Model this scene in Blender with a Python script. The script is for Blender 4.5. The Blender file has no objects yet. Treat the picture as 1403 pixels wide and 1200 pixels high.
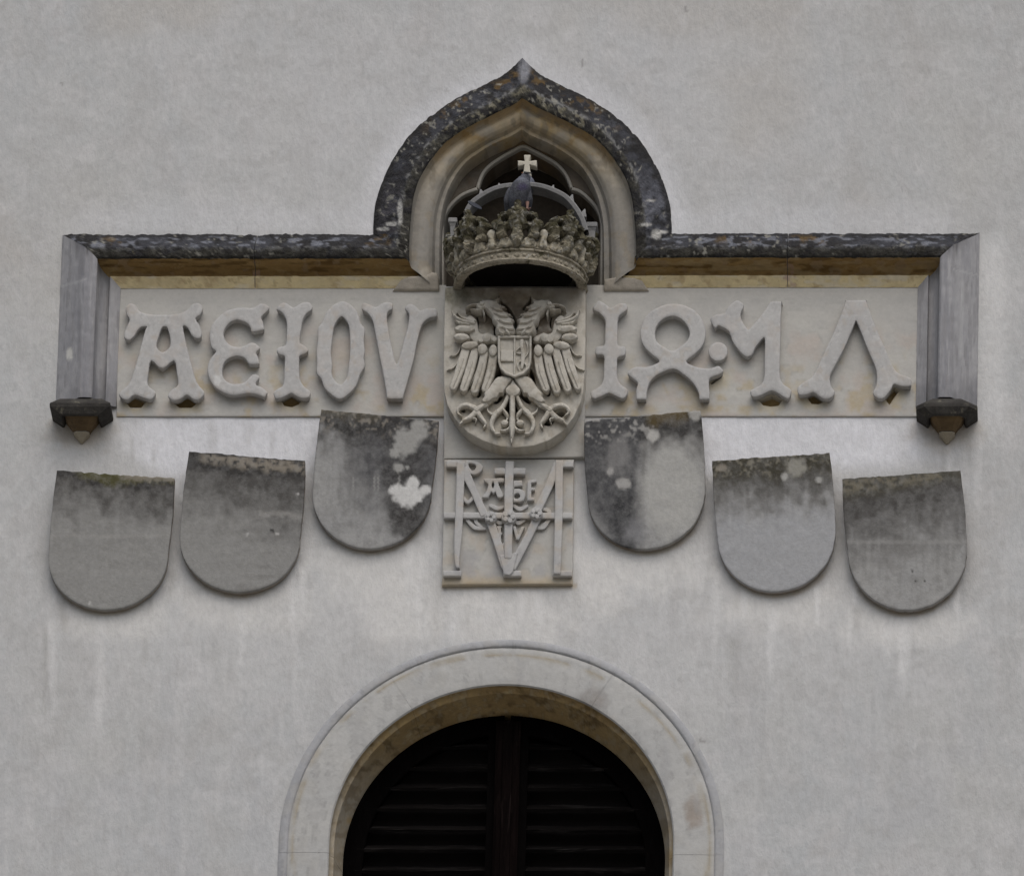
import bpy, math, random
import numpy as np
from mathutils import Vector, Matrix
from mathutils.geometry import delaunay_2d_cdt
R = math.radians
rng = np.random.default_rng(7)
random.seed(7)
sc = bpy.context.scene
col = sc.collection

# ------------------------------------------------------------------ camera
FPX = 14000.0; PW, PH = 1403.0, 1200.0
TH, PHI, DIST = R(25.0), R(3.8), 38.5
TGT = np.array([0.0, 0.0, 18.0])
VD = np.array([-math.cos(TH)*math.sin(PHI), math.cos(TH)*math.cos(PHI), math.sin(TH)])
CR = np.array([1.0, 0, 0]) - VD[0]*VD; CR /= np.linalg.norm(CR)
CU = np.cross(CR, VD)
CAM = TGT - VD*DIST
cd = bpy.data.cameras.new('camera'); cam = bpy.data.objects.new('camera', cd); col.objects.link(cam)
cd.sensor_width = 36.0; cd.lens = 36.0*FPX/PW; cd.clip_start = 0.5; cd.clip_end = 2000
cam.matrix_world = Matrix(((CR[0], CU[0], -VD[0], CAM[0]), (CR[1], CU[1], -VD[1], CAM[1]),
                           (CR[2], CU[2], -VD[2], CAM[2]), (0, 0, 0, 1)))
sc.camera = cam

# ------------------------------------------------------------------ sky, sun, exposure
w = bpy.data.worlds.new('World'); sc.world = w; w.use_nodes = True
nt = w.node_tree; nt.nodes.clear()
wo = nt.nodes.new('ShaderNodeOutputWorld'); wb = nt.nodes.new('ShaderNodeBackground'); sk = nt.nodes.new('ShaderNodeTexSky')
sk.sky_type = 'NISHITA'; sk.sun_disc = False
SUN_EL, SUN_AZ = R(54), R(168)            # azimuth: 180 = straight in front of the facade
sk.sun_elevation = SUN_EL; sk.sun_rotation = SUN_AZ; sk.air_density = 1.0; sk.dust_density = 4.0; sk.ozone_density = 1.0
wb.inputs['Strength'].default_value = 0.07
nt.links.new(sk.outputs[0], wb.inputs[0]); nt.links.new(wb.outputs[0], wo.inputs[0])
sd = bpy.data.lights.new('sun', 'SUN'); sd.energy = 1.4; sd.angle = R(70); sd.color = (1.0, 0.997, 0.99)
so = bpy.data.objects.new('sun', sd); col.objects.link(so)
sdir = Vector((math.sin(SUN_AZ)*math.cos(SUN_EL), math.cos(SUN_AZ)*math.cos(SUN_EL), math.sin(SUN_EL)))
so.rotation_euler = (-sdir).to_track_quat('-Z', 'Y').to_euler(); so.location = (0, -10, 40)
vs = sc.view_settings; vs.view_transform = 'Standard'; vs.look = 'None'; vs.exposure = 0.31; vs.gamma = 1.0; vs.use_curve_mapping = False

# ------------------------------------------------------------------ photo-plane <-> place
def W(px, py, d=0.0):
    """points of the plane that stands d metres proud of the wall"""
    px = np.asarray(px, float); py = np.asarray(py, float); d = np.asarray(d, float)
    a = (px-PW/2)/FPX; b = -(py-PH/2)/FPX
    D = VD + a[..., None]*CR + b[..., None]*CU
    t = (-d-CAM[1])/D[..., 1]
    return CAM + D*t[..., None]
def PX(P):
    q = np.asarray(P, float)-CAM; dep = q@VD
    return PW/2+FPX*(q@CR)/dep, PH/2-FPX*(q@CU)/dep
M2P = 364.0

# ------------------------------------------------------------------ noise
_tab = np.random.default_rng(3).random((256, 256))
def vnoise(x, y):
    xi = np.floor(x).astype(int); yi = np.floor(y).astype(int); fx = x-xi; fy = y-yi
    fx = fx*fx*(3-2*fx); fy = fy*fy*(3-2*fy)
    g = lambda i, j: _tab[i % 256, j % 256]
    return (g(xi, yi)*(1-fx)+g(xi+1, yi)*fx)*(1-fy)+(g(xi, yi+1)*(1-fx)+g(xi+1, yi+1)*fx)*fy
def fbm(x, y, o=4, g=0.5):
    s = 0; a = 1; t = 0
    for k in range(o):
        s = s+a*vnoise(x*2**k+17.3*k, y*2**k+9.1*k); t += a; a *= g
    return s/t
def sstep(a, b, x):
    t = np.clip((x-a)/(b-a), 0, 1); return t*t*(3-2*t)

# ------------------------------------------------------------------ materials
def N(nt, typ, **kw):
    n = nt.nodes.new(typ)
    for k, v in kw.items(): setattr(n, k, v)
    return n
def stone_mat(name, c1, c2, scale=3.0, fine=60.0, bump=0.25, rough=0.9, layers=(), speck=0.0, stretch=(1, 1, 1), bdist=0.004, fineamp=0.25, spec=0.2):
    m = bpy.data.materials.new(name); m.use_nodes = True
    t = m.node_tree; t.nodes.clear(); L = t.links.new
    out = N(t, 'ShaderNodeOutputMaterial'); bs = N(t, 'ShaderNodeBsdfPrincipled'); L(bs.outputs[0], out.inputs[0])
    bs.inputs['Roughness'].default_value = rough
    bs.inputs['Specular IOR Level'].default_value = spec
    geo = N(t, 'ShaderNodeNewGeometry'); mp = N(t, 'ShaderNodeMapping'); mp.inputs['Scale'].default_value = stretch
    L(geo.outputs['Position'], mp.inputs[0])
    def noise(s, det=6, rgh=0.6, dist=0.0):
        n = N(t, 'ShaderNodeTexNoise'); n.inputs['Scale'].default_value = s; n.inputs['Detail'].default_value = det
        n.inputs['Roughness'].default_value = rgh; n.inputs['Distortion'].default_value = dist
        L(mp.outputs[0], n.inputs['Vector']); return n.outputs['Fac']
    def rampf(f, a, b):
        r = N(t, 'ShaderNodeMapRange'); r.inputs[1].default_value = a; r.inputs[2].default_value = b
        L(f, r.inputs[0]); return r.outputs[0]
    def mix(f, a, b, mode='MIX'):
        x = N(t, 'ShaderNodeMix', data_type='RGBA', blend_type=mode)
        if isinstance(f, (int, float)): x.inputs[0].default_value = f
        else: L(f, x.inputs[0])
        for sck, v in ((x.inputs[6], a), (x.inputs[7], b)):
            if isinstance(v, tuple): sck.default_value = (*v, 1)
            else: L(v, sck)
        return x.outputs[2]
    c = mix(rampf(noise(scale, 5, 0.6, 0.3), 0.34, 0.66), c1, c2)
    for (ls, lo, hi, lc) in layers:
        c = mix(rampf(noise(ls, 7, 0.68, 0.6), lo, hi), c, lc)
    # stains, and some light and shade, painted on the object's own surface
    at = N(t, 'ShaderNodeAttribute', attribute_name='stain_light_shade')
    mod = N(t, 'ShaderNodeMath', operation='MULTIPLY'); L(at.outputs['Alpha'], mod.inputs[0])
    L(rampf(noise(fine*0.45, 5, 0.7), 0.15, 0.62), mod.inputs[1]); 
    ad = N(t, 'ShaderNodeMath', operation='MULTIPLY_ADD', use_clamp=True); L(at.outputs['Alpha'], ad.inputs[0]); ad.inputs[1].default_value = 0.55
    m2 = N(t, 'ShaderNodeMath', operation='MULTIPLY'); L(mod.outputs[0], m2.inputs[0]); m2.inputs[1].default_value = 0.5
    L(m2.outputs[0], ad.inputs[2])
    c = mix(ad.outputs[0], c, at.outputs['Color'])
    fn = noise(fine, 6, 0.7)
    v = rampf(fn, 0.25, 0.75)
    g = N(t, 'ShaderNodeMapRange'); g.inputs[3].default_value = 1-fineamp; g.inputs[4].default_value = 1+fineamp*0.6; L(v, g.inputs[0])
    cv = N(t, 'ShaderNodeCombineColor'); [L(g.outputs[0], cv.inputs[i]) for i in range(3)]
    c = mix(1.0, c, cv.outputs[0], 'MULTIPLY')
    if speck > 0:
        c = mix(rampf(noise(fine*1.6, 3, 0.5), 0.68, 0.74), c, tuple(min(1, x*speck) for x in (0.5, 0.49, 0.46)))
    L(c, bs.inputs['Base Color'])
    bp = N(t, 'ShaderNodeBump'); bp.inputs['Strength'].default_value = bump; bp.inputs['Distance'].default_value = bdist
    b2 = N(t, 'ShaderNodeMath', operation='ADD'); L(fn, b2.inputs[0]); L(noise(fine*0.25, 4, 0.6), b2.inputs[1])
    L(b2.outputs[0], bp.inputs['Height']); L(bp.outputs[0], bs.inputs['Normal'])
    return m

MAT = {}
MAT['plaster'] = stone_mat('plaster', (0.488, 0.486, 0.470), (0.462, 0.472, 0.475), 1.6, 45, 0.55, 0.95, fineamp=0.13, bdist=0.006,
                           layers=((7.0, 0.50, 0.72, (0.53, 0.525, 0.52)), (2.6, 0.54, 0.76, (0.43, 0.42, 0.405)), (18.0, 0.56, 0.74, (0.45, 0.445, 0.44))), stretch=(1, 1, 0.55))
MAT['panel'] = stone_mat('panel_limestone', (0.485, 0.475, 0.44), (0.435, 0.427, 0.405), 5, 70, 0.25, fineamp=0.10, bdist=0.002, stretch=(0.85, 1, 1.1))
MAT['letter'] = stone_mat('letter_limestone', (0.465, 0.46, 0.445), (0.42, 0.415, 0.405), 8, 80, 0.25, fineamp=0.10, bdist=0.002)
MAT['eagle'] = stone_mat('carved_limestone', (0.56, 0.53, 0.465), (0.47, 0.445, 0.39), 9, 90, 0.35, fineamp=0.16, bdist=0.002)
MAT['leg'] = stone_mat('grey_moulding_stone', (0.37, 0.365, 0.37), (0.31, 0.31, 0.32), 5, 60, 0.3, fineamp=0.12, stretch=(1.6, 1, 0.5))
MAT['hood'] = stone_mat('lichen_stone', (0.020, 0.019, 0.019), (0.036, 0.035, 0.037), 7, 55, 0.9, 0.95,
                        layers=((6, 0.60, 0.74, (0.08, 0.08, 0.085)), (17, 0.64, 0.71, (0.07, 0.062, 0.042)), (30, 0.70, 0.73, (0.26, 0.26, 0.25))), fineamp=0.4, bdist=0.012)
MAT['ochre'] = stone_mat('ochre_stone', (0.34, 0.235, 0.10), (0.26, 0.165, 0.065), 6, 60, 0.35, layers=((13, 0.55, 0.70, (0.40, 0.30, 0.15)), (7, 0.60, 0.72, (0.14, 0.09, 0.05))), fineamp=0.2, stretch=(0.8, 1, 1.1))
MAT['ochre_light'] = stone_mat('pale_ochre_stone', (0.68, 0.57, 0.335), (0.60, 0.50, 0.29), 7, 60, 0.3, layers=((12, 0.56, 0.72, (0.62, 0.55, 0.40)), (9, 0.62, 0.74, (0.42, 0.33, 0.19))), fineamp=0.12)
MAT['warm'] = stone_mat('warm_grey_stone', (0.36, 0.33, 0.275), (0.32, 0.297, 0.255), 4, 60, 0.25, fineamp=0.12)
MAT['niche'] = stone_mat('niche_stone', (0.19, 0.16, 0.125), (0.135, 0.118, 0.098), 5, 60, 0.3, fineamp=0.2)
MAT['niche_back'] = stone_mat('dim_niche_stone', (0.075, 0.06, 0.045), (0.045, 0.038, 0.03), 6, 60, 0.3, fineamp=0.25)  # darker copy of the niche stone, recess shade put into its colour
MAT['niche_dark'] = stone_mat('shade_black_stone', (0.035, 0.03, 0.026), (0.05, 0.044, 0.036), 6, 60, 0.3, fineamp=0.25)  # near-black colour carries the shade of the crown's hollow
MAT['tracery'] = stone_mat('tracery_stone', (0.30, 0.28, 0.25), (0.24, 0.225, 0.20), 5, 60, 0.25, fineamp=0.12)
MAT['rib'] = stone_mat('pale_rib_stone', (0.44, 0.42, 0.37), (0.37, 0.35, 0.31), 8, 70, 0.25, fineamp=0.12)
MAT['crown'] = stone_mat('lichened_crown_stone', (0.19, 0.172, 0.115), (0.10, 0.09, 0.055), 14, 110, 1.0, 0.95,
                         layers=((18, 0.50, 0.60, (0.075, 0.068, 0.033)), (30, 0.58, 0.65, (0.42, 0.40, 0.34)), (22, 0.58, 0.66, (0.035, 0.032, 0.025))), fineamp=0.5, bdist=0.010)
MAT['band'] = stone_mat('crown_band_stone', (0.42, 0.38, 0.30), (0.28, 0.25, 0.19), 16, 100, 0.9, 0.95,
                        layers=((26, 0.54, 0.64, (0.10, 0.09, 0.055)), (34, 0.60, 0.67, (0.46, 0.45, 0.41))), fineamp=0.4, bdist=0.006)
MAT['hoop'] = stone_mat('pale_hoop_stone', (0.25, 0.247, 0.24), (0.19, 0.19, 0.19), 10, 80, 0.4, fineamp=0.2, layers=((16, 0.58, 0.70, (0.14, 0.135, 0.12)),))
MAT['cross'] = stone_mat('pale_cross_stone', (0.52, 0.49, 0.41), (0.46, 0.43, 0.36), 9, 80, 0.25, fineamp=0.1)
MAT['orb'] = stone_mat('slate_grey_stone', (0.17, 0.18, 0.22), (0.12, 0.125, 0.15), 14, 90, 0.4, fineamp=0.2)
MAT['shield'] = stone_mat('grey_shield_stone', (0.37, 0.367, 0.355), (0.315, 0.315, 0.31), 5, 75, 0.4, fineamp=0.16, bdist=0.003)
MAT['abacus'] = stone_mat('black_crusted_stone', (0.03, 0.028, 0.026), (0.06, 0.056, 0.05), 12, 70, 0.7, fineamp=0.35, layers=((24, 0.58, 0.68, (0.14, 0.13, 0.10)),))
MAT['corbel'] = stone_mat('stained_corbel_stone', (0.20, 0.14, 0.075), (0.12, 0.085, 0.05), 14, 80, 0.4, fineamp=0.2)
MAT['drop'] = stone_mat('pale_drop_stone', (0.38, 0.34, 0.27), (0.31, 0.27, 0.20), 14, 80, 0.3, fineamp=0.12)
MAT['surround'] = stone_mat('window_surround_stone', (0.46, 0.455, 0.435), (0.41, 0.41, 0.40), 4, 60, 0.25, fineamp=0.10)
MAT['bead'] = stone_mat('grey_edge_stone', (0.385, 0.387, 0.395), (0.34, 0.345, 0.355), 4, 60, 0.25, fineamp=0.12)
MAT['soffit'] = stone_mat('brown_soffit_stone', (0.46, 0.34, 0.17), (0.35, 0.25, 0.12), 6, 60, 0.3, fineamp=0.2, layers=((7, 0.58, 0.72, (0.18, 0.125, 0.065)), (10, 0.58, 0.70, (0.52, 0.43, 0.27))))
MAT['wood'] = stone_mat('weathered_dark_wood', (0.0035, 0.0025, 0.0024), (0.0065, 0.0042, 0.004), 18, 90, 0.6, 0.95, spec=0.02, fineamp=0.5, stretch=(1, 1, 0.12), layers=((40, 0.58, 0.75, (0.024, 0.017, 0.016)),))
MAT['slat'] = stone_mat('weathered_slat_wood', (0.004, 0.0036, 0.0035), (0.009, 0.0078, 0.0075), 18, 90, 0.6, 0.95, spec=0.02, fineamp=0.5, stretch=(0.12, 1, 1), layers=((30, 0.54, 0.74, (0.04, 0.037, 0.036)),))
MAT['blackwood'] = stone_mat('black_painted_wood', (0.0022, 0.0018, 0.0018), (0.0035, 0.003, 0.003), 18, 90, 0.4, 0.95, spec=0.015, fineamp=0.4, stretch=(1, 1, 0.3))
MAT['mortar'] = stone_mat('beige_mortar', (0.43, 0.39, 0.33), (0.36, 0.33, 0.28), 20, 90, 0.5, fineamp=0.12)
MAT['plumage'] = stone_mat('slate_plumage', (0.15, 0.155, 0.175), (0.085, 0.088, 0.10), 45, 200, 1.0, 0.95, fineamp=0.6)
MAT['foot'] = stone_mat('pink_bird_foot', (0.34, 0.21, 0.17), (0.27, 0.17, 0.14), 40, 140, 0.3, 0.6)
MAT['eye'] = stone_mat('bird_eye', (0.25, 0.08, 0.02), (0.2, 0.06, 0.02), 40, 140, 0.0, 0.2)
MAT['beak'] = stone_mat('bird_beak', (0.06, 0.06, 0.065), (0.05, 0.05, 0.05), 40, 140, 0.1, 0.5)
MAT['feather'] = stone_mat('dark_feather', (0.055, 0.06, 0.075), (0.08, 0.085, 0.10), 30, 140, 0.3, 0.8)
MAT['ground'] = stone_mat('gravel_court', (0.30, 0.285, 0.26), (0.25, 0.24, 0.22), 0.4, 20, 0.5, fineamp=0.2)
MAT['gap'] = stone_mat('unlit_room_stand_in', (0.008, 0.007, 0.007), (0.012, 0.01, 0.01), 6, 60, 0.0)

# ------------------------------------------------------------------ objects
def mesh_obj(name, V, F, mat, parent=None, smooth=True, stain_light_shade=None):
    V = np.asarray(V, float)
    off = np.array(parent['_o']) if parent is not None else np.zeros(3)
    me = bpy.data.meshes.new(name); me.from_pydata((V-off).tolist(), [], [tuple(int(i) for i in f) for f in F])
    me.materials.append(MAT[mat])
    a = me.attributes.new('stain_light_shade', 'FLOAT_COLOR', 'POINT')
    if stain_light_shade is not None: a.data.foreach_set('color', np.ascontiguousarray(stain_light_shade, np.float32).ravel())
    else: a.data.foreach_set('color', np.zeros(len(V)*4, np.float32))
    me.polygons.foreach_set('use_smooth', [smooth]*len(me.polygons))
    if smooth: me.set_sharp_from_angle(angle=R(38))
    me.update()
    o = bpy.data.objects.new(name, me); col.objects.link(o)
    if parent is not None:
        o.parent = parent; o['_o'] = off.tolist()
    else: o['_o'] = [0, 0, 0]
    return o
def thing(name, label, cat, loc, group=None):
    o = bpy.data.objects.new(name, None); col.objects.link(o); o.location = loc; o.empty_display_size = 0.1
    o['_o'] = [float(x) for x in loc]; o['kind'] = 'thing'; o['label'] = label; o['category'] = cat
    if group: o['group'] = group
    return o
def tag(o, label, cat, group=None):
    o['kind'] = 'thing'
    o['label'] = label; o['category'] = cat
    if group: o['group'] = group
    return o

def cr(pts, n=3, closed=True):
    P = np.asarray(pts, float); out = []; K = len(P)
    for i in range(K if closed else K-1):
        p0, p1, p2, p3 = (P[(i-1) % K], P[i], P[(i+1) % K], P[(i+2) % K]) if closed else (P[max(i-1, 0)], P[i], P[i+1], P[min(i+2, K-1)])
        for k in range(n):
            t = k/n
            out.append(0.5*((2*p1)+(-p0+p2)*t+(2*p0-5*p1+4*p2-p3)*t*t+(-p0+3*p1-3*p2+p3)*t**3))
    if not closed: out.append(P[-1])
    return np.array(out)
def resample(P, step, closed=True):
    P = np.asarray(P, float)
    Q = np.vstack([P, P[:1]]) if closed else P
    out = []
    for a, b in zip(Q[:-1], Q[1:]):
        n = max(1, int(math.ceil(np.linalg.norm(b-a)/step)))
        for k in range(n): out.append(a+(b-a)*k/n)
    if not closed: out.append(Q[-1])
    return np.array(out)
def segdist(P, A, B):
    """distance of points P to nearest of segments A-B"""
    d = np.full(len(P), 1e9)
    for a, b in zip(A, B):
        ab = b-a; t = np.clip(((P-a)@ab)/max(ab@ab, 1e-12), 0, 1)
        d = np.minimum(d, np.hypot(*(P-a-t[:, None]*ab).T))
    return d
def relief(outer, holes=(), step=4.0, rad=4.0, prof='round', edge=None, back=False, under=0.0):
    """cushion mesh over an outline with holes. -> verts (u,v,h 0..1, side flag), tris.  side: 1 = rim of the skirt"""
    edge = edge or step
    loops = [resample(outer, edge)]+[resample(h, edge) for h in holes]
    A = np.vstack(loops); B = np.vstack([np.roll(l, -1, 0) for l in loops])
    lo = A.min(0); hi = A.max(0)
    gx, gy = np.meshgrid(np.arange(lo[0]+step/2, hi[0], step), np.arange(lo[1]+step/2, hi[1], step))
    gy = gy+0; gx = gx+(np.arange(gx.shape[0]) % 2)[:, None]*step*0.5
    G = np.column_stack([gx.ravel(), gy.ravel()])
    inside = np.zeros(len(G), bool)
    for a, b in zip(A, B):
        c = ((a[1] > G[:, 1]) != (b[1] > G[:, 1]))
        if c.any():
            xs = (b[0]-a[0])*(G[:, 1]-a[1])/((b[1]-a[1]) or 1e-12)+a[0]
            inside ^= c & (G[:, 0] < xs)
    G = G[inside]
    # inner ring to hold the rounded edge
    ring = []
    for li, l in enumerate(loops):
        nx = np.roll(l, -1, 0)-np.roll(l, 1, 0); nx /= np.maximum(np.hypot(*nx.T), 1e-9)[:, None]
        ar = 0.5*np.sum(l[:, 0]*np.roll(l[:, 1], -1)-np.roll(l[:, 0], -1)*l[:, 1])
        s = 1 if ar > 0 else -1
        nn = np.column_stack([-nx[:, 1], nx[:, 0]])*s*(1 if li == 0 else -1)
        for f in (0.3, 1.0): ring.append((l+nn*rad*f, rad*f))
    D = segdist(G, A, B) if len(G) else np.zeros(0)
    G = G[D > rad*1.35]
    keep = [A]
    for pts, dd in ring:
        dr = segdist(pts, A, B); ins = np.zeros(len(pts), bool)
        for a, b in zip(A, B):
            c = ((a[1] > pts[:, 1]) != (b[1] > pts[:, 1]))
            if c.any():
                xs = (b[0]-a[0])*(pts[:, 1]-a[1])/((b[1]-a[1]) or 1e-12)+a[0]
                ins ^= c & (pts[:, 0] < xs)
        keep.append(pts[(dr > dd*0.9) & ins])
    pts = np.vstack(keep+[G])
    vin = [Vector((float(x), float(y))) for x, y in pts]
    edges = []; k = 0
    for l in loops:
        n = len(l); edges += [(k+i, k+(i+1) % n) for i in range(n)]; k += n
    vo, eo, fo, ov, oe, of = delaunay_2d_cdt(vin, edges, [], 0, 1e-5)
    VO = np.array([(v.x, v.y) for v in vo])
    T = np.array([f for f in fo if len(f) == 3])
    cen = VO[T].mean(1); ins = np.zeros(len(cen), bool)
    for a, b in zip(A, B):
        c = ((a[1] > cen[:, 1]) != (b[1] > cen[:, 1]))
        if c.any():
            xs = (b[0]-a[0])*(cen[:, 1]-a[1])/((b[1]-a[1]) or 1e-12)+a[0]
            ins ^= c & (cen[:, 0] < xs)
    T = T[ins]
    D = segdist(VO, A, B)
    t = np.clip(D/rad, 0, 1)
    h = np.sqrt(np.clip(1-(1-t)**2, 0, 1)) if prof == 'round' else t
    # boundary edges -> skirt
    cnt = {}
    for f in T:
        for i in range(3):
            e = (f[i], f[(i+1) % 3]); cnt[e] = cnt.get(e, 0)+1
    bnd = [e for e in cnt if (e[1], e[0]) not in cnt]
    bi = sorted({v for e in bnd for v in e}); mp = {v: len(VO)+i for i, v in enumerate(bi)}
    base = VO[bi].copy()
    if under:
        acc = np.zeros((len(VO), 2))
        for e in bnd:
            t_ = VO[e[1]]-VO[e[0]]; t_ = t_/max(np.hypot(*t_), 1e-9); n_ = np.array([-t_[1], t_[0]])
            acc[e[0]] += n_; acc[e[1]] += n_
        nb_ = acc[bi]; base = base+under*nb_/np.maximum(np.hypot(*nb_.T), 1e-9)[:, None]
    UV = np.vstack([VO, base]); H = np.concatenate([h, np.zeros(len(bi))])
    S = np.concatenate([np.zeros(len(VO)), np.ones(len(bi))])
    F = [tuple(f) for f in T]+[(e[1], e[0], mp[e[0]], mp[e[1]]) for e in bnd]
    if back:
        nb = len(UV); UV = np.vstack([UV, VO]); H = np.concatenate([H, np.zeros(len(VO))]); S = np.concatenate([S, np.ones(len(VO))])
        F += [(f[0]+nb, f[2]+nb, f[1]+nb) for f in T]
    return UV, H, S, F
def orient(V, F, toward):
    """flip all faces if the first faces look away from 'toward'"""
    f = F[0]; a, b, c = (V[i] for i in f[:3]); n = np.cross(b-a, c-a)
    return F if n@toward > 0 else [tuple(reversed(f)) for f in F]

FRONT = np.array([0, -1.0, 0])
def carve(name, mat, parent, outer, holes=(), d0=0.0, h=0.03, rim=0.4, rad=4.0, step=4.0, sink=0.01, smoothing=3, stainf=None, rough=0.0, back=False, dfun=None, edge=None, prof='round', noise_s=9.0, under=0.0, skirt=None):
    """stone relief on the wall: base plane d0, top d0+h; rim = share of h that is a vertical edge"""
    o = cr(outer, smoothing) if smoothing > 1 else np.asarray(outer, float)
    hs = [cr(q, smoothing) if smoothing > 1 else np.asarray(q, float) for q in holes]
    UV, H, S, F = relief(o, hs, step, rad, prof, edge=edge, back=back, under=under)
    dep = np.where(S > 0, d0-sink, d0+h*(rim+(1-rim)*H))
    if rough: dep = dep+(S == 0)*rough*(fbm(UV[:, 0]/noise_s, UV[:, 1]/noise_s, 4)-0.5)*2
    if dfun is not None: dep = dep+dfun(UV)
    P = W(UV[:, 0], UV[:, 1], d0+h + (dfun(UV) if dfun is not None else 0))
    P[:, 1] = -dep
    F = orient(P, F, FRONT)
    st = stainf(UV[:, 0], UV[:, 1]) if stainf else None
    if skirt is not None: st[S > 0] = (*skirt, 0.75)
    return mesh_obj(name, P, F, mat, parent, True, st)
def circle(cx, cy, r, n=20, ry=None):
    a = np.linspace(0, 2*math.pi, n, endpoint=False); return np.column_stack([cx+r*np.cos(a), cy+(ry or r)*np.sin(a)])
def ell(cx, cy, rx, ry, rot=0, n=18):
    a = np.linspace(0, 2*math.pi, n, endpoint=False); x = rx*np.cos(a); y = ry*np.sin(a); c, s = math.cos(R(rot)), math.sin(R(rot))
    return np.column_stack([cx+x*c-y*s, cy+x*s+y*c])
def stroke(pts, wds, n=6, cap=True):
    P = cr(pts, n, False) if len(pts) > 2 else np.asarray(pts, float)
    P = resample(P, 2.0, False)
    s = np.linspace(0, 1, len(wds)); wd = np.interp(np.linspace(0, 1, len(P)), s, wds)/2
    t = np.gradient(P, axis=0); t /= np.maximum(np.hypot(*t.T), 1e-9)[:, None]; nn = np.column_stack([-t[:, 1], t[:, 0]])
    a = P+nn*wd[:, None]; b = (P-nn*wd[:, None])[::-1]
    if not cap: return np.vstack([a, b])
    e1 = [P[-1]+wd[-1]*(math.cos(q)*nn[-1]+math.sin(q)*t[-1]) for q in np.linspace(0, math.pi, 6)[1:-1]]
    e0 = [P[0]+wd[0]*(-math.cos(q)*nn[0]-math.sin(q)*t[0]) for q in np.linspace(0, math.pi, 6)[1:-1]]
    return np.vstack([a, e1, b, e0])
def cc(pts, ox, oy, s):
    return np.asarray(pts, float)/s+np.array([ox, oy])
def box(x0, x1, y0, y1, z0, z1):
    V = np.array([(x, y, z) for x in (x0, x1) for y in (y0, y1) for z in (z0, z1)], float)
    F = [(0, 1, 3, 2), (4, 6, 7, 5), (0, 4, 5, 1), (2, 3, 7, 6), (0, 2, 6, 4), (1, 5, 7, 3)]
    return V, F
def grid_faces(n, m, closed=False):
    return [(i*m+j, i*m+(j+1) % m, (i+1)*m+(j+1) % m, (i+1)*m+j) for i in range(n-1) for j in range(m if closed else m-1)]

def paint(px, py, layers, base=None):
    """layers: (mask, rgb). later layers cover earlier ones. -> rgba"""
    out = np.zeros((len(px), 4))
    for mask, c in layers:
        mask = np.clip(mask, 0, 1); a0 = out[:, 3]; an = mask+a0*(1-mask)
        cn = np.where(an[:, None] > 1e-6, (np.array(c)[None]*mask[:, None]+out[:, :3]*(a0*(1-mask))[:, None])/np.maximum(an, 1e-6)[:, None], 0)
        out[:, :3] = cn; out[:, 3] = an
    return out
def blob(px, py, cx, cy, rx, ry, soft=0.5, wob=0.5, sc_=14.0, sd=0.0):
    n = fbm(px/sc_+sd, py/sc_+sd*1.7, 4)-0.5
    r = np.hypot((px-cx)/rx, (py-cy)/ry)+n*wob*2
    return 1-sstep(1-soft, 1+soft, r)
exec_parts = []

# ================================================================== setting
V, F = box(-60, 60, -90, 30, -0.5, 0.0)
g = mesh_obj('ground', V, F, 'ground', None, False); g['kind'] = 'structure'

WCX, WCY = 686.5, 1156.0                         # window arch centre in the photo
WC = W(WCX, WCY, 0.0); WR = 300/M2P
OGX = 716.0
# ------------------------------------------------------------------ ogee path
half = [(204.5, 340), (204.5, 322), (204.0, 305), (201.5, 280), (192, 249), (177, 218), (154, 185), (123.5, 158), (88, 134), (54, 118), (28, 104.5), (11, 91.5), (0, 80.5)]
def ogee_half(sgn):
    p = cr([(OGX+sgn*x, y) for x, y in half[1:]], 6, False)
    return p
# ------------------------------------------------------------------ plaster wall
xs = np.concatenate([np.linspace(-12, -2.2, 14), np.arange(-2.15, 2.16, 0.0085), np.linspace(2.2, 12, 14)])
zs = np.concatenate([np.linspace(0, 15.9, 16), np.arange(15.95, 20.1, 0.0095), np.linspace(20.15, 26, 10)])
GX, GZ = np.meshgrid(xs, zs)
P = np.column_stack([GX.ravel(), np.zeros(GX.size), GZ.ravel()])
upx, upy = PX(P)
hole_w = (np.hypot(P[:, 0]-WC[0], P[:, 2]-WC[2]) < WR-0.03) | ((np.abs(P[:, 0]-WC[0]) < WR-0.03) & (P[:, 2] < WC[2]) & (P[:, 2] > WC[2]-2.4))
og = np.vstack([ogee_half(-1), ogee_half(1)[::-1]])
ogw = W(og[:, 0], og[:, 1], 0.0)
ins = np.zeros(len(P), bool)
for a, b in zip(ogw, np.roll(ogw, -1, 0)):
    c = ((a[2] > P[:, 2]) != (b[2] > P[:, 2]))
    ins ^= c & (P[:, 0] < (b[0]-a[0])*(P[:, 2]-a[2])/((b[2]-a[2]) or 1e-12)+a[0])
da = segdist(P[:, [0, 2]], ogw[:, [0, 2]], np.roll(ogw, -1, 0)[:, [0, 2]])
hole_o = (ins & (da > 0.035)) | ((upx > 170) & (upx < 1250) & (upy > 405) & (upy < 560)) | ((upx > 560) & (upx < 870) & (upy > 300) & (upy < 560)) | ((upx > 616) & (upx < 776) & (upy > 300) & (upy < 790))
P[:, 1] = -0.0035*(fbm(P[:, 0]*3.2, P[:, 2]*2.4, 3)-0.5)*2-0.0012*(fbm(P[:, 0]*16, P[:, 2]*12, 3)-0.5)*2
nx = len(xs); Fg = np.array(grid_faces(len(zs), nx))
hole = hole_w | hole_o
Fg = Fg[~hole[Fg].all(1)]
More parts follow.
